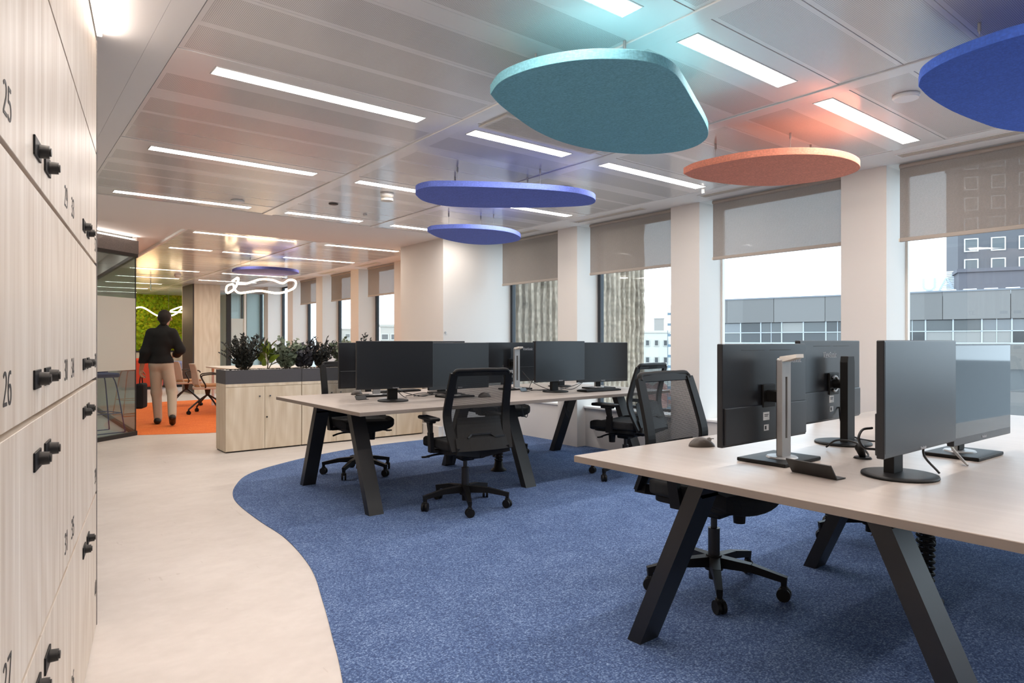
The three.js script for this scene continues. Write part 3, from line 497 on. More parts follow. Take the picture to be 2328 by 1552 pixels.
function monitorSilver(label, x, z, turn, gloss) {
  const t = thing('monitor', label, 'monitor', [x, DT, z], turn, 'black desk monitors');
  mesh('base_plate', rb(0.27, 0.014, 0.2, 0.004, 0, 0.007, 0.0), M.blackPlastic, t);
  mesh('swivel_disc', cyl(0.055, 0.06, 0.006, 0, 0.016, -0.012, 32), M.silver, t);
  const s = roundedShape(0.062, 0.38, 0.008), hole = new THREE.Path([[-0.009, -0.12], [0.009, -0.12], [0.009, 0.12], [-0.009, 0.12]].map(p => new THREE.Vector2(...p))); s.holes.push(hole);
  const g = extr(s, 0.02, 0.0015); g.translate(0, 0.208, -0.03); mesh('post', g, M.silver, t);
  mesh('post_core', rb(0.058, 0.372, 0.016, 0.003, 0, 0.206, -0.012), M.blackPlastic, t);
  mesh('top_hook', [hull8([V(-0.031, 0.385, -0.03), V(0.031, 0.385, -0.03), V(0.031, 0.385, -0.008), V(-0.031, 0.385, -0.008), V(-0.031, 0.4, -0.05), V(0.031, 0.4, -0.05), V(0.031, 0.404, -0.02), V(-0.031, 0.404, -0.02)]), hull8([V(-0.029, 0.402, -0.085), V(0.029, 0.402, -0.085), V(0.031, 0.386, -0.03), V(-0.031, 0.386, -0.03), V(-0.027, 0.416, -0.085), V(0.027, 0.416, -0.085), V(0.031, 0.406, -0.02), V(-0.031, 0.406, -0.02)])], M.silverTop, t);
  mesh('tilt_joint', [rb(0.05, 0.045, 0.05, 0.006, 0, 0.25, 0.018), rb(0.09, 0.09, 0.01, 0.003, 0, 0.25, 0.044)], M.blackPlastic, t);
  monitorHead(t, 0.07, 0.385, 0.03, gloss, -0.2, 0.024); return t;
}
const PI = Math.PI;
// far bench
monitorRound('dark screen on a round foot, leftmost facing the viewer on the far bench', 2.47, -4.6, -0.2);
monitorSilver('dark screen directly right of the leftmost round-footed one, far bench', 3.06, -4.62, 0.03);
monitorSilver('brownish monitor back at the left end of the far bench, half covered', 2.58, -5.12, PI);
monitorRound('monitor back hidden behind two screens on the far bench', 3.22, -5.1, PI);
monitorSilver('monitor back with silver stand in the middle of the far bench', 4.0, -4.98, PI);
monitorRound('dark screen on a round foot, third from the left on the far bench', 4.09, -4.5, 0.0);
monitorSilver('dark screen at the window end of the far bench, above the keyboard', 4.72, -4.56, -0.16);
monitorRound('monitor back hidden behind the right-hand screens of the far bench', 4.62, -5.02, PI);
// near bench
monitorSilver('large monitor back with tall silver stand, front left of the near bench', 2.42, -1.365, PI);
monitorRound('monitor back with visible mount plate and black post, near bench', 3.05, -1.41, PI + 0.03);
monitorRound('matte grey-lit screen on a round black foot, near bench', 2.46, -0.945, 0.0);
monitorSilver('glossy mirror-like screen at the right edge, near bench', 3.125, -0.96, -0.03, true);

// mice, keyboard, brackets, webcam, cables
function mouse(label, x, z, turn) {
  const t = thing('computer_mouse', label, 'mouse', [x, DT, z], turn);
  const g = new THREE.SphereGeometry(1, 28, 18); const p = g.attributes.position;
  for (let i = 0; i < p.count; i++) { let X = p.getX(i), Y = p.getY(i), Z = p.getZ(i); const k = 1 - 0.14 * Z; p.setXYZ(i, X * 0.034 * k, Math.max(Y, 0) * 0.04 * (1 - 0.25 * Z * Z + 0.12 * -Z), Z * 0.058); } g.computeVertexNormals();
  mesh('shell', g, std(0x4a423c, 0.45), t);
  mesh('wheel', cyl(0.01, 0.01, 0.008, 0, 0, 0, 16).rotateZ(PI / 2).translate(0, 0.029, 0.032), M.silver, t);
  mesh('button_split', rb(0.0016, 0.003, 0.04, 0.0005, 0, 0.033, 0.034), M.black, t);
}
mouse('dark grey mouse on the near desk left of the large monitor', 2.475, -1.76, 0.9);
mouse('black mouse seen through the chair mesh on the far bench', 3.245, -4.45, 1.4);
mouse('dark mouse behind the left end monitor of the far bench', 2.52, -5.35, 1.8);
mouse('dark mouse cut by the right edge of the near desk', 3.0, -0.66, 2.9);
{
  const t = thing('keyboard', 'slim black keyboard at the window end of the far bench', 'keyboard', [4.49, DT, -4.33], -0.05);
  mesh('case', rb(0.44, 0.014, 0.14, 0.004, 0, 0.008, 0), M.blackPlastic, t);
  const ks = []; for (let r = 0; r < 5; r++) for (let c = 0; c < 19; c++) ks.push(bx(-0.21 + c * 0.0222, -0.21 + c * 0.0222 + 0.019, 0.015, 0.0185, -0.058 + r * 0.024, -0.058 + r * 0.024 + 0.02));
  mesh('keys', ks, M.black, t, { kind: 'stuff' });
}
{
  const t = thing('keyboard', 'black keyboard behind the leftmost screens of the far bench', 'keyboard', [2.95, DT, -5.42], 0.04);
  mesh('case', rb(0.44, 0.014, 0.14, 0.004, 0, 0.008, 0), M.blackPlastic, t);
  const ks = []; for (let r = 0; r < 5; r++) for (let c = 0; c < 19; c++) ks.push(bx(-0.21 + c * 0.0222, -0.21 + c * 0.0222 + 0.019, 0.015, 0.0185, -0.058 + r * 0.024, -0.058 + r * 0.024 + 0.02));
  mesh('keys', ks, M.black, t, { kind: 'stuff' });
}
function bracket(label, x, z, turn, s = 1) {
  const t = thing('folded_stand', label, 'stand', [x, DT, z], turn);
  mesh('plate', hull8([V(-0.085 * s, 0.0, -0.004), V(0.085 * s, 0.0, -0.004), V(0.085 * s, 0.002, 0.0), V(-0.085 * s, 0.002, 0), V(-0.085 * s, 0.05 * s, -0.04 * s), V(0.085 * s, 0.05 * s, -0.04 * s), V(0.085 * s, 0.052 * s, -0.036 * s), V(-0.085 * s, 0.052 * s, -0.036 * s)]), M.blackMetal, t);
  mesh('lip', rb(0.17 * s, 0.003, 0.05 * s, 0.001, 0, 0.002, 0.022 * s), M.blackMetal, t);
}
bracket('folded black metal plate in front of the silver monitor stand', 2.235, -1.13, 1.45);
bracket('thin black plate lying below the leftmost far-bench screen', 2.33, -4.86, 0.2, 0.6);
bracket('thin black plate on the far bench by the silver stand', 3.9, -4.72, 0.3, 0.6);
{
  const t = thing('desk_microphone', 'small black microphone with bent cable on the near desk', 'microphone', [2.72, DT, -1.18], 0.4);
  mesh('foot', cyl(0.03, 0.034, 0.006, 0, 0.003, 0, 24), M.blackPlastic, t);
  mesh('head', [rod(V(0, 0.008, 0), V(-0.03, 0.045, -0.01), 0.012, 12, 0.018), new THREE.SphereGeometry(0.018, 14, 10).translate(-0.03, 0.045, -0.01)], M.blackPlastic, t);
  mesh('cord', tube([V(0.01, 0.006, 0), V(0.05, 0.006, 0.02), V(0.09, 0.045, -0.02), V(0.14, 0.045, -0.1), V(0.17, 0.01, -0.14)], 0.004, 40), M.cable, t);
}
function cord(label, pts, r = 0.003, mat = M.cable) { mesh('cable', tube(pts.map(p => V(...p)), r, 60, 6), mat, scene, { label, category: 'cable', group: 'cables on the desks' }); }
const y0 = DT + 0.004;
cord('black cable looping between the two left screens of the far bench', [[2.47, 1.0, -4.62], [2.55, 0.85, -4.72], [2.68, y0, -4.78], [2.9, y0, -4.85], [3.1, y0 + 0.01, -4.8], [3.2, y0, -4.9]]);
cord('black cable snaking under the second screen of the far bench', [[2.62, 0.9, -5.08], [2.7, 0.8, -4.95], [2.85, y0, -4.8], [3.05, y0 + 0.02, -4.86], [3.25, y0, -4.75], [3.3, y0, -4.95]]);
cord('tangled black cable behind the leftmost round-footed screen', [[2.75, y0, -4.9], [2.85, y0 + 0.03, -4.75], [2.98, y0, -4.7], [3.12, y0, -4.85], [2.95, y0, -4.95], [2.8, y0, -4.85]]);
cord('thin black cable hanging beside the silver stand on the far bench', [[3.84, 0.98, -4.97], [3.8, 0.83, -4.9], [3.95, y0, -4.85], [4.1, y0, -4.78], [4.2, y0, -4.7]]);
cord('black cable curving behind the third screen of the far bench', [[4.02, 0.92, -4.9], [4.06, 0.82, -4.8], [4.18, y0, -4.65], [4.3, y0 + 0.02, -4.7], [4.42, y0, -4.62], [4.6, 0.84, -4.6]]);
cord('crossed black cable under the third screen of the far bench', [[4.2, 0.86, -4.55], [4.18, 0.77, -4.6], [4.08, y0, -4.68], [4.0, y0, -4.75], [3.92, 0.8, -4.66], [3.9, 0.87, -4.58]]);
cord('slim black cable drooping below the keyboard-side screen', [[4.62, 0.84, -4.58], [4.5, 0.78, -4.66], [4.35, y0, -4.7], [4.25, y0 + 0.015, -4.6], [4.1, y0, -4.62]]);
cord('black cable dropping below the matte screen of the near bench', [[2.62, 0.86, -0.92], [2.63, 0.8, -0.93], [2.6, y0, -0.87]], 0.004);
cord('grey cable looping under the glossy right-edge screen', [[2.95, 0.84, -0.97], [2.93, 0.78, -0.93], [2.85, y0, -0.86], [2.88, y0 + 0.03, -0.9], [2.97, 0.84, -0.98]], 0.004, M.silver);
cord('black cable bundle at the rear left of the matte screen', [[2.2, 0.93, -0.925], [2.165, 0.925, -0.94], [2.15, 0.9, -0.945], [2.17, 0.87, -0.94], [2.22, 0.86, -0.925]], 0.004);
cord('black cable from the black-post monitor to the desk', [[3.1, 0.9, -1.45], [3.06, 0.83, -1.42], [3.12, 0.77, -1.4], [3.2, y0, -1.36], [3.25, y0, -1.25]], 0.004);
cord('short black cable loop hanging under the far bench', [[3.3, 0.7, -4.03], [3.33, 0.62, -4.04], [3.36, 0.6, -4.04], [3.37, 0.66, -4.03], [3.37, 0.7, -4.03]]);
cord('black cable end hanging under the far bench near the seat', [[3.78, 0.7, -4.05], [3.8, 0.6, -4.05], [3.83, 0.56, -4.05], [3.84, 0.6, -4.05], [3.81, 0.64, -4.05]]);
// ================================================================ OFFICE CHAIRS
function caster(x, z, a) {
  const c = Math.cos(a), s = Math.sin(a), out = [];
  for (const k of [-0.013, 0.013]) out.push(cyl(0.03, 0.03, 0.016, 0, 0, 0, 18).rotateZ(PI / 2).rotateY(a).translate(x + c * k, 0.03, z - s * k));
  out.push(rb(0.03, 0.03, 0.03, 0.008).rotateY(a).translate(x, 0.055, z)); return out;
}
function starBase(t, R, hubY, endY, mat, n = 5, turn = 0.3) {
  mesh('base_hub', [cyl(0.036, 0.042, 0.07, 0, hubY - 0.005, 0, 24), cyl(0.024, 0.024, 0.05, 0, hubY - 0.06, 0, 16)], mat, t);
  for (let i = 0; i < n; i++) {
    const a = turn + i * 2 * PI / n, dx = Math.sin(a), dz = Math.cos(a), side = V(dz, 0, -dx);
    mesh('base_arm', [bar(V(dx * 0.02, hubY, dz * 0.02), V(dx * R * 0.55, (hubY + endY) / 2 + 0.012, dz * R * 0.55), side, 0.05, 0.05, 0.036, 0.036), bar(V(dx * R * 0.55, (hubY + endY) / 2 + 0.012, dz * R * 0.55), V(dx * (R + 0.012), endY, dz * (R + 0.012)), side, 0.036, 0.036, 0.026, 0.028), bar(V(dx * R, endY, dz * R), V(dx * R, 0.062, dz * R), side, 0.026, 0.026, 0.02, 0.02)], mat, t);
    mesh('caster', caster(dx * R, dz * R, a + 0.9 * i), M.blackPlastic, t);
  }
}
const backKnots = [[0.45, -0.285], [0.52, -0.25], [0.6, -0.215], [0.66, -0.2], [0.72, -0.2], [0.82, -0.225], [0.92, -0.255], [0.985, -0.275]];
const backPath = new THREE.SplineCurve(backKnots.map(p => new THREE.Vector2(...p))).getPoints(28).map(v => [v.x, v.y]);
function officeChair() {
  const t = thing('office_chair', 'x', 'chair', [0, 0, 0], 0, 'black mesh-back office chairs');
  starBase(t, 0.31, 0.13, 0.095, M.blackPlastic);
  mesh('gas_column', [cyl(0.027, 0.027, 0.17, 0, 0.2, 0, 20), cyl(0.015, 0.015, 0.13, 0, 0.33, 0, 16)], M.blackMetal, t);
  mesh('mechanism', [rb(0.19, 0.05, 0.28, 0.015, 0, 0.395, -0.02), rb(0.1, 0.05, 0.12, 0.012, 0, 0.365, 0.0)], M.blackPlastic, t);
  mesh('tension_knob', cyl(0.032, 0.027, 0.075, 0.09, 0.345, 0.08, 20), M.blackPlastic, t);
  mesh('lever', [tube([V(0.05, 0.385, 0.05), V(0.2, 0.385, 0.06), V(0.29, 0.37, 0.07)], 0.008, 16), rb(0.06, 0.012, 0.024, 0.005, 0.28, 0.372, 0.07)], M.blackPlastic, t);
  mesh('lever', [tube([V(-0.05, 0.385, 0.02), V(-0.2, 0.385, 0.02), V(-0.27, 0.37, 0.02)], 0.008, 16)], M.blackPlastic, t);
  // seat: outline with a fuller front, soft edges
  const s = new THREE.Shape(); s.moveTo(-0.2, -0.23); s.bezierCurveTo(-0.1, -0.25, 0.1, -0.25, 0.2, -0.23); s.bezierCurveTo(0.25, -0.2, 0.245, 0.1, 0.235, 0.18); s.bezierCurveTo(0.2, 0.24, -0.2, 0.24, -0.235, 0.18); s.bezierCurveTo(-0.245, 0.1, -0.25, -0.2, -0.2, -0.23);
  const g = new THREE.ExtrudeGeometry(s, { depth: 0.03, bevelEnabled: true, bevelSize: 0.012, bevelThickness: 0.018, bevelSegments: 4, curveSegments: 10 }); g.rotateX(PI / 2);
  const p = g.attributes.position; for (let i = 0; i < p.count; i++) { const z = p.getZ(i), y = p.getY(i), x = p.getX(i); let d = 0; if (z > 0.1) d -= (z - 0.1) * (z - 0.1) * 2.2; d += 0.25 * x * x; p.setY(i, y + d); } g.computeVertexNormals(); g.translate(0, 0.482, 0.02);
  mesh('seat', g, M.blackFabric, t);
  mesh('seat_pan', extr(roundedShape(0.42, 0.4, 0.06), 0.02, 0.006).rotateX(PI / 2).translate(0, 0.438, 0.0), M.blackPlastic, t);
  const n = backPath.length, ws = backPath.map((_, i) => 0.064 - 0.012 * i / (n - 1));
  for (const sx of [-1, 1]) mesh('back_upright', ribbon(backPath, backPath.map(([y], i) => sx * (0.2 + 0.028 * Math.sin(Math.min(1, i / 16) * PI / 2) - 0.02 * Math.max(0, i - 16) / 12)), ws, 0.02), M.blackPlastic, t);
  mesh('back_yoke', [bar(V(-0.2, 0.455, -0.28), V(0, 0.415, -0.2), V(0, 0, 1), 0.06, 0.045, 0.1, 0.05), bar(V(0.2, 0.455, -0.28), V(0, 0.415, -0.2), V(0, 0, 1), 0.06, 0.045, 0.1, 0.05), rb(0.1, 0.04, 0.2, 0.01, 0, 0.4, -0.12)], M.blackPlastic, t);
  mesh('top_rail', [bar(V(-0.2, 0.985, -0.279), V(0.2, 0.985, -0.279), V(0, 1, -0.28), 0.036, 0.018), tube([V(-0.208, 0.975, -0.272), V(-0.2, 0.997, -0.282), V(-0.1, 1.003, -0.288), V(0, 1.005, -0.29), V(0.1, 1.003, -0.288), V(0.2, 0.997, -0.282), V(0.208, 0.975, -0.272)], 0.0145, 30, 8)], M.blackPlastic, t);
  // mesh: grid between the uprights
  const rowsN = 14, colsN = 8, pos = [], uv = [], idx = [];
  const at = y => { for (let i = 0; i + 1 < n; i++) if (y <= backPath[i + 1][0]) { const k = (y - backPath[i][0]) / (backPath[i + 1][0] - backPath[i][0]); return backPath[i][1] + k * (backPath[i + 1][1] - backPath[i][1]); } return backPath[n - 1][1]; };
  for (let r = 0; r <= rowsN; r++) for (let c = 0; c <= colsN; c++) { const y = 0.5 + r / rowsN * 0.495, x = -0.205 + c / colsN * 0.41, k = x / 0.205; pos.push(x, y, at(y) + 0.004 - 0.022 * (1 - k * k)); uv.push(x, y); }
  for (let r = 0; r < rowsN; r++) for (let c = 0; c < colsN; c++) { const a = r * (colsN + 1) + c, b = a + colsN + 1; idx.push(a, a + 1, b + 1, a, b + 1, b); }
  const mg = new THREE.BufferGeometry(); mg.setAttribute('position', new THREE.Float32BufferAttribute(pos, 3)); mg.setAttribute('uv', new THREE.Float32BufferAttribute(uv, 2)); mg.setIndex(idx); mg.computeVertexNormals();
  mesh('back_mesh', mg, M.chairMesh, t);
  // lumbar shell: two overlapping plates with a notch
  const plate = (y0, y1, w0, w1, dz, notch) => { const out = [], N = 6, P = 8; for (let i = 0; i < P; i++) for (let j = 0; j < N; j++) { const f = (a, b) => { const y = y0 + (y1 - y0) * b / N, w = (w0 + (w1 - w0) * b / N) / 2, x = -w + 2 * w * a / P; return V(x, y, at(y) - 0.018 - dz - 0.02 * (1 - (x / 0.2) ** 2)); }; const q = [f(i, j), f(i + 1, j), f(i + 1, j + 1), f(i, j + 1)]; out.push(hull8([...q.map(v => v.clone().add(V(0, 0, -0.002))), ...q.map(v => v.clone().add(V(0, 0, 0.002)))])); } return out; };
  mesh('lumbar_plate', plate(0.535, 0.675, 0.36, 0.33, 0.0), M.blackPlastic, t);
  const low = mesh('lower_plate', plate(0.455, 0.54, 0.4, 0.39, 0.006), M.blackPlastic, t);
  mesh('lumbar_lip', [bar(V(-0.18, 0.54, at(0.54) - 0.03), V(-0.1, 0.54, at(0.54) - 0.044), V(0, 0, 1), 0.012, 0.012), bar(V(-0.1, 0.54, at(0.54) - 0.044), V(-0.07, 0.562, at(0.56) - 0.044), V(0, 0, 1), 0.012, 0.012), bar(V(-0.07, 0.562, at(0.56) - 0.044), V(0.08, 0.562, at(0.56) - 0.044), V(0, 0, 1), 0.012, 0.012), bar(V(0.08, 0.562, at(0.56) - 0.044), V(0.11, 0.54, at(0.54) - 0.044), V(0, 0, 1), 0.012, 0.012)], M.black, low);
  for (const sx of [-1, 1]) {
    const arm = mesh('armrest', [bar(V(sx * 0.12, 0.42, -0.02), V(sx * 0.27, 0.425, -0.02), V(0, 0, 1), 0.06, 0.02, 0.06, 0.02), bar(V(sx * 0.272, 0.418, -0.02), V(sx * 0.285, 0.56, -0.035), V(0, 0, 1), 0.055, 0.03, 0.05, 0.028), bar(V(sx * 0.285, 0.56, -0.035), V(sx * 0.285, 0.63, -0.02), V(0, 0, 1), 0.042, 0.022, 0.05, 0.03)], M.blackPlastic, t);
    mesh('arm_pad', [rb(0.08, 0.026, 0.25, 0.012, sx * 0.275, 0.655, 0.02), rb(0.05, 0.02, 0.12, 0.008, sx * 0.28, 0.636, -0.01)], M.blackPlastic, arm);
  }
  return t;
}
const chair0 = officeChair();
chair0.userData.label = 'black mesh office chair seen from behind in front of the far bench'; chair0.position.set(2.72, 0.004, -3.97); chair0.rotation.y = PI - 0.17;
function chairAt(label, x, z, turn, arms = 1) { return dup(chair0, label, [x, 0.004, z], turn); }
chairAt('black mesh office chair with its back towards the window columns, far bench', 4.44, -3.96, PI + 0.12);
chairAt('black office chair tucked under the left end of the far bench', 2.64, -5.57, 0.1);
chairAt('black office chair tucked under the window end of the far bench', 4.36, -5.68, 0.1);
const c5 = chairAt('black mesh office chair behind the left corner of the near bench', 2.77, -1.9, 0.06); c5.scale.setScalar(1.03);
chairAt('black office chair behind the monitors of the near bench', 4.2, -1.78, 0.05);
chairAt('black office chair at the right edge, near bench', 4.06, -0.5, PI);

// ================================================================ PLANTER CABINETS
const CZ = -7.45, CD = 0.38;
function cabinet(label, x0, x1) {
  const t = thing('storage_cabinet', label, 'cabinet', [x0, 0, CZ], 0, 'wood cabinets under the planters'), w = x1 - x0;
  mesh('carcass', uvm(bx(0.001, w - 0.001, 0.012, 0.71, -CD, -0.02), x0), M.ash, t);
  mesh('top_board', uvm(rb(w - 0.001, 0.033, CD, 0.002, w / 2, 0.7265, -CD / 2), x0, 0.3), M.ash, t);
  mesh('plinth', bx(0.01, w - 0.01, 0, 0.012, -CD + 0.01, -0.025), M.black, t);
  for (const s of [0, 1]) {
    const d = mesh('door', uvm(rb(w / 2 - 0.004, 0.69, 0.019, 0.0015, w * (0.25 + 0.5 * s), 0.362, -0.0095), x0 * 1.7 + s * 0.43, s * 0.21), M.ash, t);
    mesh('knob', [rb(0.016, 0.016, 0.016, 0.002, w / 2 + (s ? 0.055 : -0.06), 0.6, 0.008)], M.chrome, d);
    if (s) mesh('keyhole', cyl(0.009, 0.009, 0.005, 0, 0, 0, 16).rotateX(PI / 2).translate(w / 2 + 0.022, 0.365, 0.003), M.blackMetal, d);
  }
}
cabinet('wood-grain cabinet at the free left end of the planter row', 1.99, 2.822);
cabinet('wood-grain cabinet in the middle of the planter row', 2.827, 3.658);
cabinet('wood-grain cabinet meeting the white pillar', 3.663, 4.43);
function planterBox(label, x0, x1) {
  const t = thing('planter_box', label, 'planter', [x0, 0.743, CZ], 0, 'grey planter troughs'), w = x1 - x0, h = 0.15;
  mesh('trough', [bx(0, w, 0, h, -0.012, 0), bx(0, w, 0, h, -CD, -CD + 0.012), bx(0, 0.012, 0, h, -CD + 0.012, -0.012), bx(w - 0.012, w, 0, h, -CD + 0.012, -0.012)], M.planter, t);
  mesh('soil', bx(0.012, w - 0.012, 0.0, h - 0.03, -CD + 0.012, -0.012), std(0x3a322b, 1), t);
  const g = new THREE.IcosahedronGeometry(0.011, 0), N = 360, im = new THREE.InstancedMesh(g, std(0xe9e5dd, 0.8), N), q = new THREE.Object3D();
  for (let i = 0; i < N; i++) { q.position.set(rr(0.02, w - 0.02), h - 0.02 + rr(-0.004, 0.012), rr(-CD + 0.02, -0.02)); q.rotation.set(rr(0, 6), rr(0, 6), 0); q.scale.set(rr(0.7, 1.3), rr(0.5, 0.8), rr(0.7, 1.3)); q.updateMatrix(); im.setMatrixAt(i, q.matrix); }
  im.name = 'pebbles'; im.userData.kind = 'stuff'; im.castShadow = im.receiveShadow = true; t.add(im);
}
planterBox('long grey planter trough at the free left end', 1.99, 2.822);
planterBox('grey planter trough half hidden by monitors', 2.827, 3.658);
planterBox('grey planter trough next to the white pillar', 3.663, 4.43);

// ---------------------------------------------------------------- plants
function leafGeo(len, wid, fold = 0.15) {
  const g = new THREE.BufferGeometry(), n = 5, pos = [], idx = [];
  for (let i = 0; i <= n; i++) { const k = i / n, w = wid * Math.sin(Math.PI * Math.pow(k, 0.8)) * 0.5 + 0.0004, y = k * len, z = -0.25 * len * k * k; pos.push(-w, y, z + w * fold, 0, y, z, w, y, z + w * fold); }
  for (let i = 0; i < n; i++) for (const c of [0, 1]) { const a = i * 3 + c; idx.push(a, a + 1, a + 4, a, a + 4, a + 3); }
  g.setAttribute('position', new THREE.Float32BufferAttribute(pos, 3)); g.setIndex(idx); g.computeVertexNormals(); return g;
}
function place(g, p, dir, roll, s) { const h = g.clone(), q = new THREE.Quaternion().setFromUnitVectors(V(0, 1, 0), dir.clone().normalize()), r = new THREE.Quaternion().setFromAxisAngle(V(0, 1, 0), roll); h.applyQuaternion(r); h.scale(s, s, s); h.applyQuaternion(q); h.translate(p.x, p.y, p.z); return h; }
const leafMat = (c, r = 0.55) => new THREE.MeshStandardMaterial({ color: c, roughness: r, side: THREE.DoubleSide });
function bush(name, label, x, z, H, R, stems, perStem, len, wid, color, round) {
  const t = thing(name, label, 'plant', [x, 0.865, z], 0, 'plants in the grey troughs'), stemG = [], leaves = [], base = leafGeo(len, wid);
  for (let i = 0; i < stems; i++) {
    const a = i / stems * 2 * PI + rr(-0.4, 0.4), rad = R * Math.sqrt(rr(0.08, 1)), h = H * rr(0.6, 1) * (1 - 0.25 * (rad / R) ** 2);
    const tip = V(Math.cos(a) * rad, h, Math.sin(a) * rad * 0.62), mid = V(tip.x * 0.45, h * 0.5, tip.z * 0.45), b = V(tip.x * 0.12, 0, tip.z * 0.12), c = new THREE.CatmullRomCurve3([b, mid, tip]);
    stemG.push(new THREE.TubeGeometry(c, 6, 0.003, 4));
    for (let k = 0; k < perStem; k++) { const s = 0.18 + 0.82 * (k + rnd() * 0.6) / perStem, p = c.getPoint(Math.min(1, s)), ta = c.getTangent(Math.min(1, s)), o = rr(0, 6.28); const d = V(Math.cos(o), rr(0.0, 0.7), Math.sin(o)).addScaledVector(ta, round ? 0.2 : 0.6); leaves.push(place(base, p, d, rr(0, 6.28), rr(0.7, 1.2) * (1.1 - 0.35 * s))); }
  }
  mesh('stems', stemG, leafMat(0x3a3428, 0.8), t); mesh('foliage', leaves, leafMat(color), t, { kind: 'stuff' });
}
bush('dark_shrub', 'dark bushy fine-leaved shrub at the left end of the planter', 2.24, -7.64, 0.46, 0.28, 44, 26, 0.048, 0.024, 0x2a2d28);
bush('eucalyptus', 'grey-green round-leaved eucalyptus in the planter', 2.72, -7.64, 0.43, 0.22, 18, 18, 0.066, 0.062, 0x74806a, true);
bush('dark_shrub', 'dark purple-grey broad shrub right of the eucalyptus', 2.93, -7.64, 0.36, 0.19, 20, 16, 0.08, 0.042, 0x3a3a40);
bush('dark_shrub', 'dark fine-leaved shrub in the middle of the planter', 3.13, -7.64, 0.44, 0.2, 36, 24, 0.048, 0.022, 0x2b2e2b);
bush('eucalyptus', 'grey-green eucalyptus just left of the brownish monitor', 3.42, -7.64, 0.43, 0.2, 18, 18, 0.062, 0.056, 0x6d7862, true);
bush('dark_shrub', 'dark leafy shrub whose tip shows above the brownish monitor', 3.72, -7.64, 0.48, 0.2, 22, 18, 0.056, 0.028, 0x2d332f);
{
  const t = thing('broad_leaf_plant', 'broad-leaved olive green plant between shrub and eucalyptus', 'plant', [2.5, 0.865, -7.66], 0, 'plants in the grey troughs');
  mesh('stems', [tube([V(0, 0, 0), V(0.01, 0.12, 0), V(0, 0.26, 0)], 0.006, 10), tube([V(0, 0, 0), V(0.05, 0.1, 0.02), V(0.08, 0.18, 0.03)], 0.005, 10)], leafMat(0x3d3a22, 0.8), t);
  const g = leafGeo(0.17, 0.09, 0.25), ms = [leafMat(0x5a6a18, 0.4), leafMat(0x6f7c20, 0.4), leafMat(0x48581a, 0.4)];
  for (let i = 0; i < 15; i++) { const a = i * 2.4, h = 0.05 + 0.014 * i; mesh('leaf', place(g, V(0.02 * Math.cos(a), h, 0.02 * Math.sin(a)), V(Math.cos(a), 0.7 + i * 0.09, Math.sin(a)), rr(0, 6), rr(0.75, 1.05)), ms[i % 3], t); }
}

// ================================================================ BACK TABLE AND BEIGE CHAIRS
{
  const t = thing('meeting_table', 'pale meeting table behind the planter', 'table', [3.2, 0, -11.1]);
  mesh('tabletop', rb(1.5, 0.03, 2.2, 0.003, 0.75, 0.725, -1.1), M.offwhite, t);
  for (const [x, z] of [[0.1, -0.1], [1.4, -0.1], [0.1, -2.1], [1.4, -2.1]]) mesh('leg', rod(V(x, 0.004, z), V(x, 0.71, z), 0.025, 14), M.white, t);
}
function beigeChair(label, x, z, turn) {
  const t = thing('meeting_chair', label, 'chair', [x, 0.004, z], turn, 'beige meeting chairs');
  for (let i = 0; i < 4; i++) { const a = 0.5 + i * PI / 2, dx = Math.sin(a), dz = Math.cos(a); mesh('leg', [tube([V(dx * 0.02, 0.3, dz * 0.02), V(dx * 0.12, 0.24, dz * 0.12), V(dx * 0.33, 0.085, dz * 0.33)], 0.014, 12, 8), rod(V(dx * 0.33, 0.09, dz * 0.33), V(dx * 0.33, 0.055, dz * 0.33), 0.012)], M.blackMetal, t); mesh('caster', caster(dx * 0.33, dz * 0.33, a), M.blackPlastic, t); }
  mesh('column', cyl(0.05, 0.028, 0.12, 0, 0.35, 0, 18), M.blackMetal, t);
  const N = 10, prof = [[0.45, -0.2], [0.5, -0.225], [0.58, -0.235], [0.68, -0.245], [0.78, -0.265], [0.83, -0.28]], g = [];
  for (let i = 0; i + 1 < prof.length; i++) for (let j = 0; j < N; j++) { const f = (a, b) => { const [y, z] = prof[b], w = 0.22 - 0.02 * (b / 5) ** 2, x = -w + 2 * w * a / N; return V(x, y, z + 0.09 * (x / 0.22) ** 2); }; const q = [f(j, i), f(j + 1, i), f(j + 1, i + 1), f(j, i + 1)]; g.push(hull8([...q.map(v => v.clone().add(V(0, 0, -0.008))), ...q.map(v => v.clone().add(V(0, 0, 0.008)))])); }
  mesh('back_shell', g, M.beige, t);
  mesh('seat_shell', extr(roundedShape(0.44, 0.44, 0.09), 0.02, 0.01).rotateX(PI / 2).translate(0, 0.44, 0), M.beige, t);
  mesh('seat_pad', extr(roundedShape(0.4, 0.4, 0.08), 0.02, 0.012).rotateX(PI / 2).translate(0, 0.475, 0.01), M.tan, t);
  for (const s of [-1, 1]) mesh('armrest', tube([V(s * 0.2, 0.42, -0.05), V(s * 0.26, 0.47, -0.04), V(s * 0.265, 0.63, -0.1), V(s * 0.265, 0.655, -0.02), V(s * 0.262, 0.65, 0.14), V(s * 0.255, 0.62, 0.16)], 0.011, 30, 8), M.blackMetal, t);
}
beigeChair('beige shell meeting chair on casters beside the planter end', 2.88, -11.85, PI / 2 - 0.2);
beigeChair('beige shell meeting chair behind another beige chair', 2.92, -13.55, PI / 2 + 0.1);
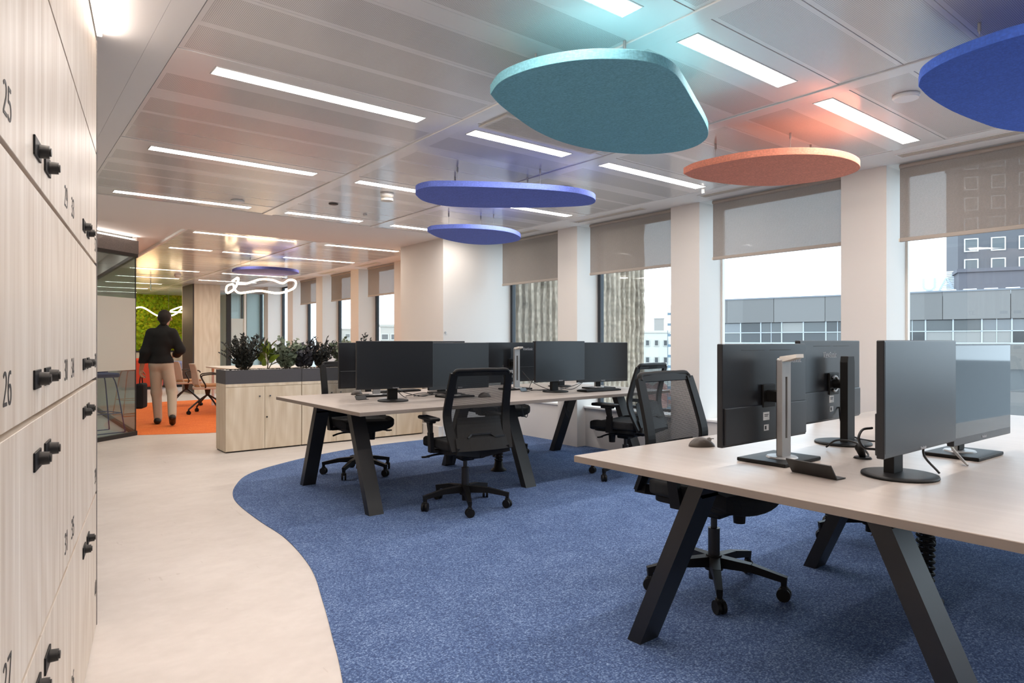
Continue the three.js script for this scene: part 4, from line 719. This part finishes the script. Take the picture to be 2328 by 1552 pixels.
// ================================================================ PERSON
// joints in an across / up / away frame, turned into the walking direction below
function sdf(bones, res, lo, hi, k = 0.03, grow = 0, clip) {
  const c = V((lo[0] + hi[0]) / 2, (lo[1] + hi[1]) / 2, (lo[2] + hi[2]) / 2), half = Math.max(hi[0] - lo[0], hi[1] - lo[1], hi[2] - lo[2]) / 2 * 1.05;
  const mc = new MarchingCubes(res, new THREE.MeshBasicMaterial(), false, false, 200000); mc.isolation = 0; const hs = res / 2;
  const B = bones.map(([a, b, r0, r1]) => ({ a: V(...a), d: V(...b).sub(V(...a)), r0: r0 + grow, r1: (r1 ?? r0) + grow })); B.forEach(b => (b.l2 = Math.max(1e-9, b.d.lengthSq())));
  const p = V(0, 0, 0), q = V(0, 0, 0);
  for (let z = 0; z < res; z++) for (let y = 0; y < res; y++) for (let x = 0; x < res; x++) {
    p.set((x - hs) / hs, (y - hs) / hs, (z - hs) / hs).multiplyScalar(half).add(c);
    let d = 9; for (const b of B) { q.subVectors(p, b.a); const t = Math.max(0, Math.min(1, q.dot(b.d) / b.l2)); const e = q.addScaledVector(b.d, -t).length() - (b.r0 + (b.r1 - b.r0) * t); const h = Math.max(k - Math.abs(d - e), 0) / k; d = Math.min(d, e) - h * h * k * 0.25; }
    if (clip) d = Math.max(d, clip(p)); mc.field[x + y * res + z * res * res] = -d;
  }
  mc.update(); const n = mc.count, g = new THREE.BufferGeometry();
  const P = new Float32Array(mc.positionArray.slice(0, n * 3)); for (let i = 0; i < n; i++) { P[3 * i] = P[3 * i] * half + c.x; P[3 * i + 1] = P[3 * i + 1] * half + c.y; P[3 * i + 2] = P[3 * i + 2] * half + c.z; }
  const Nn = new Float32Array(mc.normalArray.slice(0, n * 3));
  g.setAttribute('position', new THREE.BufferAttribute(P, 3)); g.setAttribute('normal', new THREE.BufferAttribute(Nn, 3)); g.setAttribute('uv', new THREE.BufferAttribute(new Float32Array(n * 2), 2)); return g;
}
{
  const t = thing('person', 'person in black sweater and beige trousers walking away, carrying a black bag', 'person', [1.95, 0.004, -10.68], -0.39);   // local +x right, +y up, -z away
  // joints
  const head = [[0.05, 1.545, -0.05], [0.05, 1.56, -0.04], 0.078, 0.085], neck = [[0.035, 1.36, 0.0], [0.048, 1.5, -0.03], 0.052, 0.05];
  const sh = { l: [-0.115, 1.32, 0], r: [0.16, 1.32, 0] }, hip = { l: [-0.055, 0.86, 0.0], r: [0.08, 0.86, 0.0] };
  const elbow = { l: [-0.185, 1.05, 0.05], r: [0.265, 1.08, -0.01] }, wrist = { l: [-0.25, 0.8, -0.01], r: [0.17, 1.0, -0.2] };
  const knee = { l: [-0.06, 0.46, -0.05], r: [0.16, 0.47, 0.02] }, ank = { l: [-0.03, 0.085, -0.01], r: [0.23, 0.16, 0.36] };
  const torso = [[[0.022, 1.27, 0], [0.005, 1.05, 0.0], 0.105, 0.095], [[0.005, 1.05, 0], [0.012, 0.9, 0], 0.095, 0.1], [[-0.075, 1.3, 0], [0.12, 1.3, 0], 0.065, 0.065], [[-0.055, 1.19, 0], [0.095, 1.19, 0], 0.08, 0.08], [[-0.035, 0.9, 0], [0.06, 0.9, 0], 0.095, 0.095]];
  const arms = [[sh.l, elbow.l, 0.05, 0.04], [elbow.l, wrist.l, 0.038, 0.028], [sh.r, elbow.r, 0.05, 0.041], [elbow.r, wrist.r, 0.039, 0.029]];
  const legs = [[hip.l, knee.l, 0.075, 0.052], [knee.l, ank.l, 0.05, 0.036], [hip.r, knee.r, 0.075, 0.052], [knee.r, ank.r, 0.05, 0.036], [[-0.035, 0.87, 0.01], [0.06, 0.87, 0.01], 0.088, 0.088]];
  const feet = [[[-0.03, 0.05, 0.03], [-0.06, 0.035, -0.17], 0.04, 0.034], [[0.24, 0.13, 0.4], [0.21, 0.045, 0.24], 0.038, 0.034]];
  const skin = std(0xb98a6c, 0.6);
  const body = sdf([head, [[0.05, 1.5, -0.09], [0.05, 1.47, -0.1], 0.055, 0.05], neck, ...torso, ...arms, ...legs, ...feet], 96, [-0.4, -0.05, -0.4], [0.45, 1.68, 0.5]);
  // hands and face details on finer grids
  const hand = (w, dir, side, thumb, curl) => { const o = V(...w), d = V(...dir).normalize(), s = V(...side).normalize(), n = V(0, 0, 0).crossVectors(d, s), at = (a, b, c) => o.clone().addScaledVector(d, a).addScaledVector(s, b).addScaledVector(n, c).toArray(), L = [0.062, 0.07, 0.066, 0.052], bones = [[at(0, 0, 0), at(0.05, 0, 0), 0.024, 0.026], [at(0.05, -0.022, 0), at(0.07, -0.024, 0), 0.016, 0.012], [at(0.05, 0.022, 0), at(0.07, 0.024, 0), 0.016, 0.012]];
    L.forEach((l, i) => { const x = -0.029 + i * 0.0193; bones.push([at(0.07, x, 0), at(0.07 + l * 0.5, x * 1.1, curl * 0.02), 0.0092, 0.0085], [at(0.07 + l * 0.5, x * 1.1, curl * 0.02), at(0.07 + l * 0.75, x * 1.1, curl * 0.055), 0.0085, 0.0078]); });
    bones.push([at(0.02, thumb * 0.025, 0.005), at(0.05, thumb * 0.05, curl * 0.02), 0.013, 0.011], [at(0.05, thumb * 0.05, curl * 0.02), at(0.075, thumb * 0.045, curl * 0.045), 0.0105, 0.009]);
    const m = at(0.06, 0, 0.02); return sdf(bones, 64, m.map(v => v - 0.1), m.map(v => v + 0.1), 0.008); };
  const nose = sdf([[[0.05, 1.545, -0.135], [0.05, 1.515, -0.152], 0.01, 0.014], [[0.05, 1.48, -0.13], [0.05, 1.478, -0.138], 0.02, 0.018], [[-0.035, 1.54, -0.035], [-0.037, 1.515, -0.03], 0.014, 0.01], [[0.135, 1.54, -0.035], [0.137, 1.515, -0.03], 0.014, 0.01], [[0.02, 1.545, -0.12], [0.08, 1.545, -0.12], 0.02, 0.02]], 72, [-0.07, 1.44, -0.18], [0.17, 1.6, 0.02], 0.01);
  mesh('body', merge([body, nose, hand(wrist.l, [-0.1, -1, -0.1], [0.1, 0, -1], 1, 1), hand(wrist.r, [-0.7, 0.0, -0.7], [0, 1, 0], 1, 1)]), skin, t);
  mesh('eyes', [new THREE.SphereGeometry(0.009, 10, 8).translate(0.022, 1.55, -0.138), new THREE.SphereGeometry(0.009, 10, 8).translate(0.078, 1.55, -0.138)], M.black, t);
  mesh('hair', sdf([[[0.05, 1.575, -0.035], [0.05, 1.55, 0.0], 0.088, 0.085], [[0.05, 1.5, 0.025], [0.05, 1.47, 0.03], 0.055, 0.045], [[0.05, 1.6, -0.08], [0.05, 1.6, -0.02], 0.06, 0.06]], 56, [-0.08, 1.38, -0.18], [0.18, 1.7, 0.14], 0.02), std(0x1d1714, 0.85), t);
  mesh('sweater', sdf([...torso, ...arms.map((b, i) => i === 1 ? [b[0], [-0.222, 0.91, 0.02], 0.038, 0.033] : i === 3 ? [b[0], [0.19, 1.015, -0.165], 0.041, 0.036] : b), [[0.035, 1.35, 0], [0.038, 1.385, -0.008], 0.058, 0.056]], 88, [-0.34, 0.82, -0.3], [0.42, 1.47, 0.25], 0.04, 0.024, p => 0.885 - p.y), std(0x141516, 0.95), t);
  mesh('trousers', sdf(legs, 96, [-0.28, 0.0, -0.25], [0.4, 1.05, 0.5], 0.035, 0.018, p => Math.max(p.y - 0.96, 0.05 - p.y)), std(0xb8a895, 0.9), t);
  mesh('shoe', sdf([feet[0]], 44, [-0.14, -0.02, -0.24], [0.04, 0.14, 0.1], 0.02, 0.008, p => -p.y + 0.001), std(0x17120f, 0.5), t);
  mesh('shoe', sdf([feet[1]], 44, [0.12, -0.02, 0.15], [0.33, 0.22, 0.48], 0.02, 0.008, p => -p.y + 0.001), std(0x17120f, 0.5), t);
  // bag carried in the left hand
  const b = thing('handbag', 'slim black bag carried low at the walking person\'s left side', 'bag', [1.95, 0.22, -10.68], -0.39);
  mesh('pouch', rb(0.11, 0.36, 0.28, 0.03, -0.255, 0.2, -0.03), M.blackFabric, b);
  mesh('handle', tube([V(-0.255, 0.37, -0.11), V(-0.255, 0.45, -0.08), V(-0.255, 0.495, -0.03), V(-0.255, 0.45, 0.03), V(-0.255, 0.37, 0.06)], 0.008, 30), M.blackFabric, b);
}

// ================================================================ OUTSIDE
{ const g = thing('street_ground', 'grey ground far below the windows', 'ground', [0, -16, 0]); mesh('ground', bx(6.5, 700, -0.5, 0, 300, -600), std(0x8a8d90, 0.95), g); }
// own building's concrete wing with vertical ribs
{
  const t = thing('concrete_wing', 'ribbed rough concrete wing of the building outside two windows', 'building', [5.9, -6, -7.5]);
  mesh('wall', uvm(bx(0, 2.98, 0, 14, -0.8, 0)), M.concrete, t);
  const gs = [0, 1, 2].map(s => { const pts = []; const n = 90; const out = []; for (let i = 0; i < n; i++) { const y0 = 14 * i / n, y1 = 14 * (i + 1) / n, f = (k) => 0.03 + 0.016 * hash(k, s, 9), e = k => 0.03 + 0.035 * hash(k, s, 19); out.push(hull8([V(-f(i), y0, 0), V(f(i + 7), y0, 0), V(f(i + 7) * 0.6, y0, e(i)), V(-f(i) * 0.6, y0, e(i)), V(-f(i + 1), y1, 0), V(f(i + 8), y1, 0), V(f(i + 8) * 0.6, y1, e(i + 1)), V(-f(i + 1) * 0.6, y1, e(i + 1))])); } return uvm(merge(out), s * 0.4); });
  for (let i = 0; i < 25; i++) { const r = mesh('rib', gs[(i * 7 + 3) % 3], M.concrete, t); r.position.set(0.06 + i * 0.119, -0.31 * (i % 4), 0); }
}
// office building across the street
function facadeFrame(name, label, p, dirDeg) { const t = thing(name, label, 'building', p, THREE.MathUtils.degToRad(dirDeg)); return t; }
{
  // local +x runs to the right along the facade, +z faces the viewer
  const t = facadeFrame('office_block', 'long grey office block across the street with a ribbon of windows', [60.45, 1.2, -28.59], -75.5);
  const grey = [std(0x6b6866, 0.8), std(0x686563, 0.8), std(0x6f6c6a, 0.8)], H = 4.13, x0 = -14.5, x1 = 40;
  mesh('core', bx(x0, x1, -17, H - 0.3, -9, -0.4), std(0x5a6068, 0.9), t);
  for (let i = 0; i < 12; i++) { const a = -14.5 + i * 4.54; mesh('cladding_panel', bx(a, a + 4.5, 1.85, H, -0.4, 0.02 + 0.02 * (i % 2)), grey[i % 3], t); }
  mesh('coping', bx(x0, x1, H, H + 0.12, -0.5, 0.1), std(0x6d7076, 0.7), t);
  const pane = [new THREE.MeshStandardMaterial({ color: 0x4d4f50, roughness: 0.12 }), new THREE.MeshStandardMaterial({ color: 0x66686a, roughness: 0.15 }), new THREE.MeshStandardMaterial({ color: 0x36383a, roughness: 0.1 }), new THREE.MeshStandardMaterial({ color: 0x7d7a76, roughness: 0.3 })];
  for (let r = 0; r < 2; r++) for (let i = 0; i < 28; i++) { const a = -14.5 + i * 1.95; mesh('window_pane', bx(a + 0.03, a + 1.92, -0.08 + r * 0.95, 0.83 + r * 0.95, -0.35, -0.2), pane[Math.floor(hash(i, r, 5) * 4)], t); }
  const fr = []; for (let i = 0; i <= 28; i++) { fr.push(bx(-14.5 + i * 1.95 - 0.05, -14.5 + i * 1.95 + 0.05, -0.12, 1.85, -0.35, -0.12)); if (i % 3 === 1) fr.push(bx(-14.5 + i * 1.95 + 0.95, -14.5 + i * 1.95 + 1.0, -0.12, 1.85, -0.35, -0.15)); } fr.push(bx(x0, x1, 0.83, 0.9, -0.35, -0.12), bx(x0, x1, -0.2, -0.08, -0.35, 0.0));
  mesh('window_frames', fr, std(0xa9adb0, 0.5), t);
  for (let f = 0; f < 4; f++) { const y = -0.2 - f * 3.8; mesh('spandrel', bx(x0, x1, y - 2.0, y, -0.4, 0.05), f ? grey[f % 3] : std(0x64605c, 0.7), t); mesh('window_ribbon', bx(x0, x1, y - 3.8, y - 2.0, -0.35, -0.2), pane[f % 3], t); }
  // rooftop units
  for (let i = 0; i < 9; i++) { const u = mesh('rooftop_unit', hull8([V(-0.62, 0, -0.7), V(0.62, 0, -0.7), V(0.62, 0, 0.3), V(-0.62, 0, 0.3), V(-0.45, 0.55, -0.6), V(0.45, 0.55, -0.6), V(0.45, 0.55, 0.2), V(-0.45, 0.55, 0.2)]), std(0xf2f3f4, 0.6), t); u.position.set(8.6 + i * 1.42, H - 0.3, -1.0); }
}
function block(name, label, x, y, z, w, h, d, turn, wallC, cols, rowsN, winW, winH, winC, extra) {
  const t = thing(name, label, 'building', [x, y, z], turn); mesh('walls', bx(-w / 2, w / 2, 0, h, -d, 0), std(wallC, 0.9), t);
  const g = bx(-winW / 2, winW / 2, -winH / 2, winH / 2, -0.05, 0.06), m = std(winC, 0.3), fm = std(extra ?? 0xffffff, 0.6), fg = merge([bx(-winW / 2 - 0.15, winW / 2 + 0.15, -winH / 2 - 0.15, -winH / 2, -0.05, 0.14), bx(-winW / 2 - 0.15, winW / 2 + 0.15, winH / 2, winH / 2 + 0.15, -0.05, 0.14), bx(-winW / 2 - 0.15, -winW / 2, -winH / 2, winH / 2, -0.05, 0.14), bx(winW / 2, winW / 2 + 0.15, -winH / 2, winH / 2, -0.05, 0.14)]);
  for (let i = 0; i < cols; i++) for (let j = 0; j < rowsN; j++) { const px = -w / 2 + (i + 0.5) * w / cols, py = h - (j + 0.6) * 3.1; if (py < 0.5) continue; const f = mesh('window_frame', fg, fm, t); f.position.set(px, py, 0); mesh('pane', g, m, f); }
  mesh('parapet', bx(-w / 2 - 0.2, w / 2 + 0.2, h, h + 0.4, -d - 0.2, 0.2), std(wallC, 0.9), t);
  return t;
}
const faceCam = (x, z) => Math.atan2(-x, -z);
block('apartment_tower', 'dark grey apartment tower with white framed windows, right edge', 119.5, -16, -27.0, 20, 46, 14, -1.15, 0x5c5a5e, 6, 9, 1.5, 1.7, 0x55585a, 0xd2cfca);
block('brown_block', 'low grey-brown slatted block below the apartment tower', 90.5, -16, -19.4, 17, 25.1, 10, -1.15, 0x656268, 0, 0, 1, 1, 0xffffff);
{ const t = thing('roof_sign', 'pale louvred rooftop screen with faint large letters', 'sign', [89.8, 6.9, -30.8], -1.2); for (let i = 0; i < 14; i++) mesh('louvre', bx(-3.6, 3.6, i * 0.2, i * 0.2 + 0.13, -0.05, 0.05), std(0xe8ebee, 0.7), t); mesh('post', [bx(-3.6, -3.5, -4, 2.8, -0.15, -0.06), bx(3.5, 3.6, -4, 2.8, -0.15, -0.06), bx(-0.05, 0.05, -4, 2.8, -0.15, -0.06)], std(0xdde0e3, 0.7), t); const g = textGeo('UA', 1.5, fontSans, 1.3, 0.08); g.translate(0.6, 1.25, 0.06); mesh('letters', g, std(0xc4ccd3, 0.7), t); }
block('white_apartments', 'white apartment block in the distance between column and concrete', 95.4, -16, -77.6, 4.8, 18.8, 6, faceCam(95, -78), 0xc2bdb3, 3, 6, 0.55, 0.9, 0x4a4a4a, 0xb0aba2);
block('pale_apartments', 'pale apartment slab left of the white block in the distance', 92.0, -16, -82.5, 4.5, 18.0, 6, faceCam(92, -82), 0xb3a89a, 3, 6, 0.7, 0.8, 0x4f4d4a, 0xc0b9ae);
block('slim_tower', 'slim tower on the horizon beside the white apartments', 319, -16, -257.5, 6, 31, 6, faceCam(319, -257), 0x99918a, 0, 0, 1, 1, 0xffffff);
[[54, -44.8, 'nearest low house with a reddish hipped roof below the white apartments'], [58.5, -47.2, 'second low red-roofed house below the white apartments'], [64, -53.6, 'red-roofed house at the foot of the concrete wing view'], [69, -55.6, 'farthest red-roofed house before the white apartments']].forEach(([x, z, label], u) => {
  const t = thing('town_house', label, 'building', [x, -16, z], 0.6, 'red-roofed houses');
  mesh('walls', bx(-2.1, 2.1, 0, 10.5, -1.6, 1.6), std([0x9a9089, 0xa8a29b, 0x8d837e, 0x9a938c][u], 0.9), t);
  mesh('roof', hull8([V(-2.3, 10.5, -1.8), V(2.3, 10.5, -1.8), V(2.3, 10.5, 1.8), V(-2.3, 10.5, 1.8), V(-1.2, 12.0, -0.1), V(1.2, 12.0, -0.1), V(1.2, 12.0, 0.1), V(-1.2, 12.0, 0.1)]), std([0x8f665b, 0x876056, 0x94716a, 0x8f6a60][u], 0.9), t);
});
{ const t = thing('steel_mast', 'slim dark steel mast outside, against the window column', 'mast', [20.24, -16, -15.85], faceCam(20, -16)); mesh('uprights', [bx(-0.07, -0.05, 0, 18.6, -0.02, 0.02), bx(0.05, 0.07, 0, 18.6, -0.02, 0.02)], std(0x4b5a66, 0.6), t); for (let i = 0; i < 46; i++) mesh('rung', bx(-0.05, 0.05, 0.2 + i * 0.4, 0.3 + i * 0.4, -0.015, 0.015), std(0x5e6d78, 0.6), t); }
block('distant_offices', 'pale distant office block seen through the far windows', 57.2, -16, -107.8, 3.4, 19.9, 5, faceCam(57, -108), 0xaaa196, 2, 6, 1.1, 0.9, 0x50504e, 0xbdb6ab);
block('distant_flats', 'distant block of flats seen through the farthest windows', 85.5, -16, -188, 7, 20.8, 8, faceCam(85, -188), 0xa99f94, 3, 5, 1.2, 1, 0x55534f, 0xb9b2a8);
renderer.render(scene, camera);
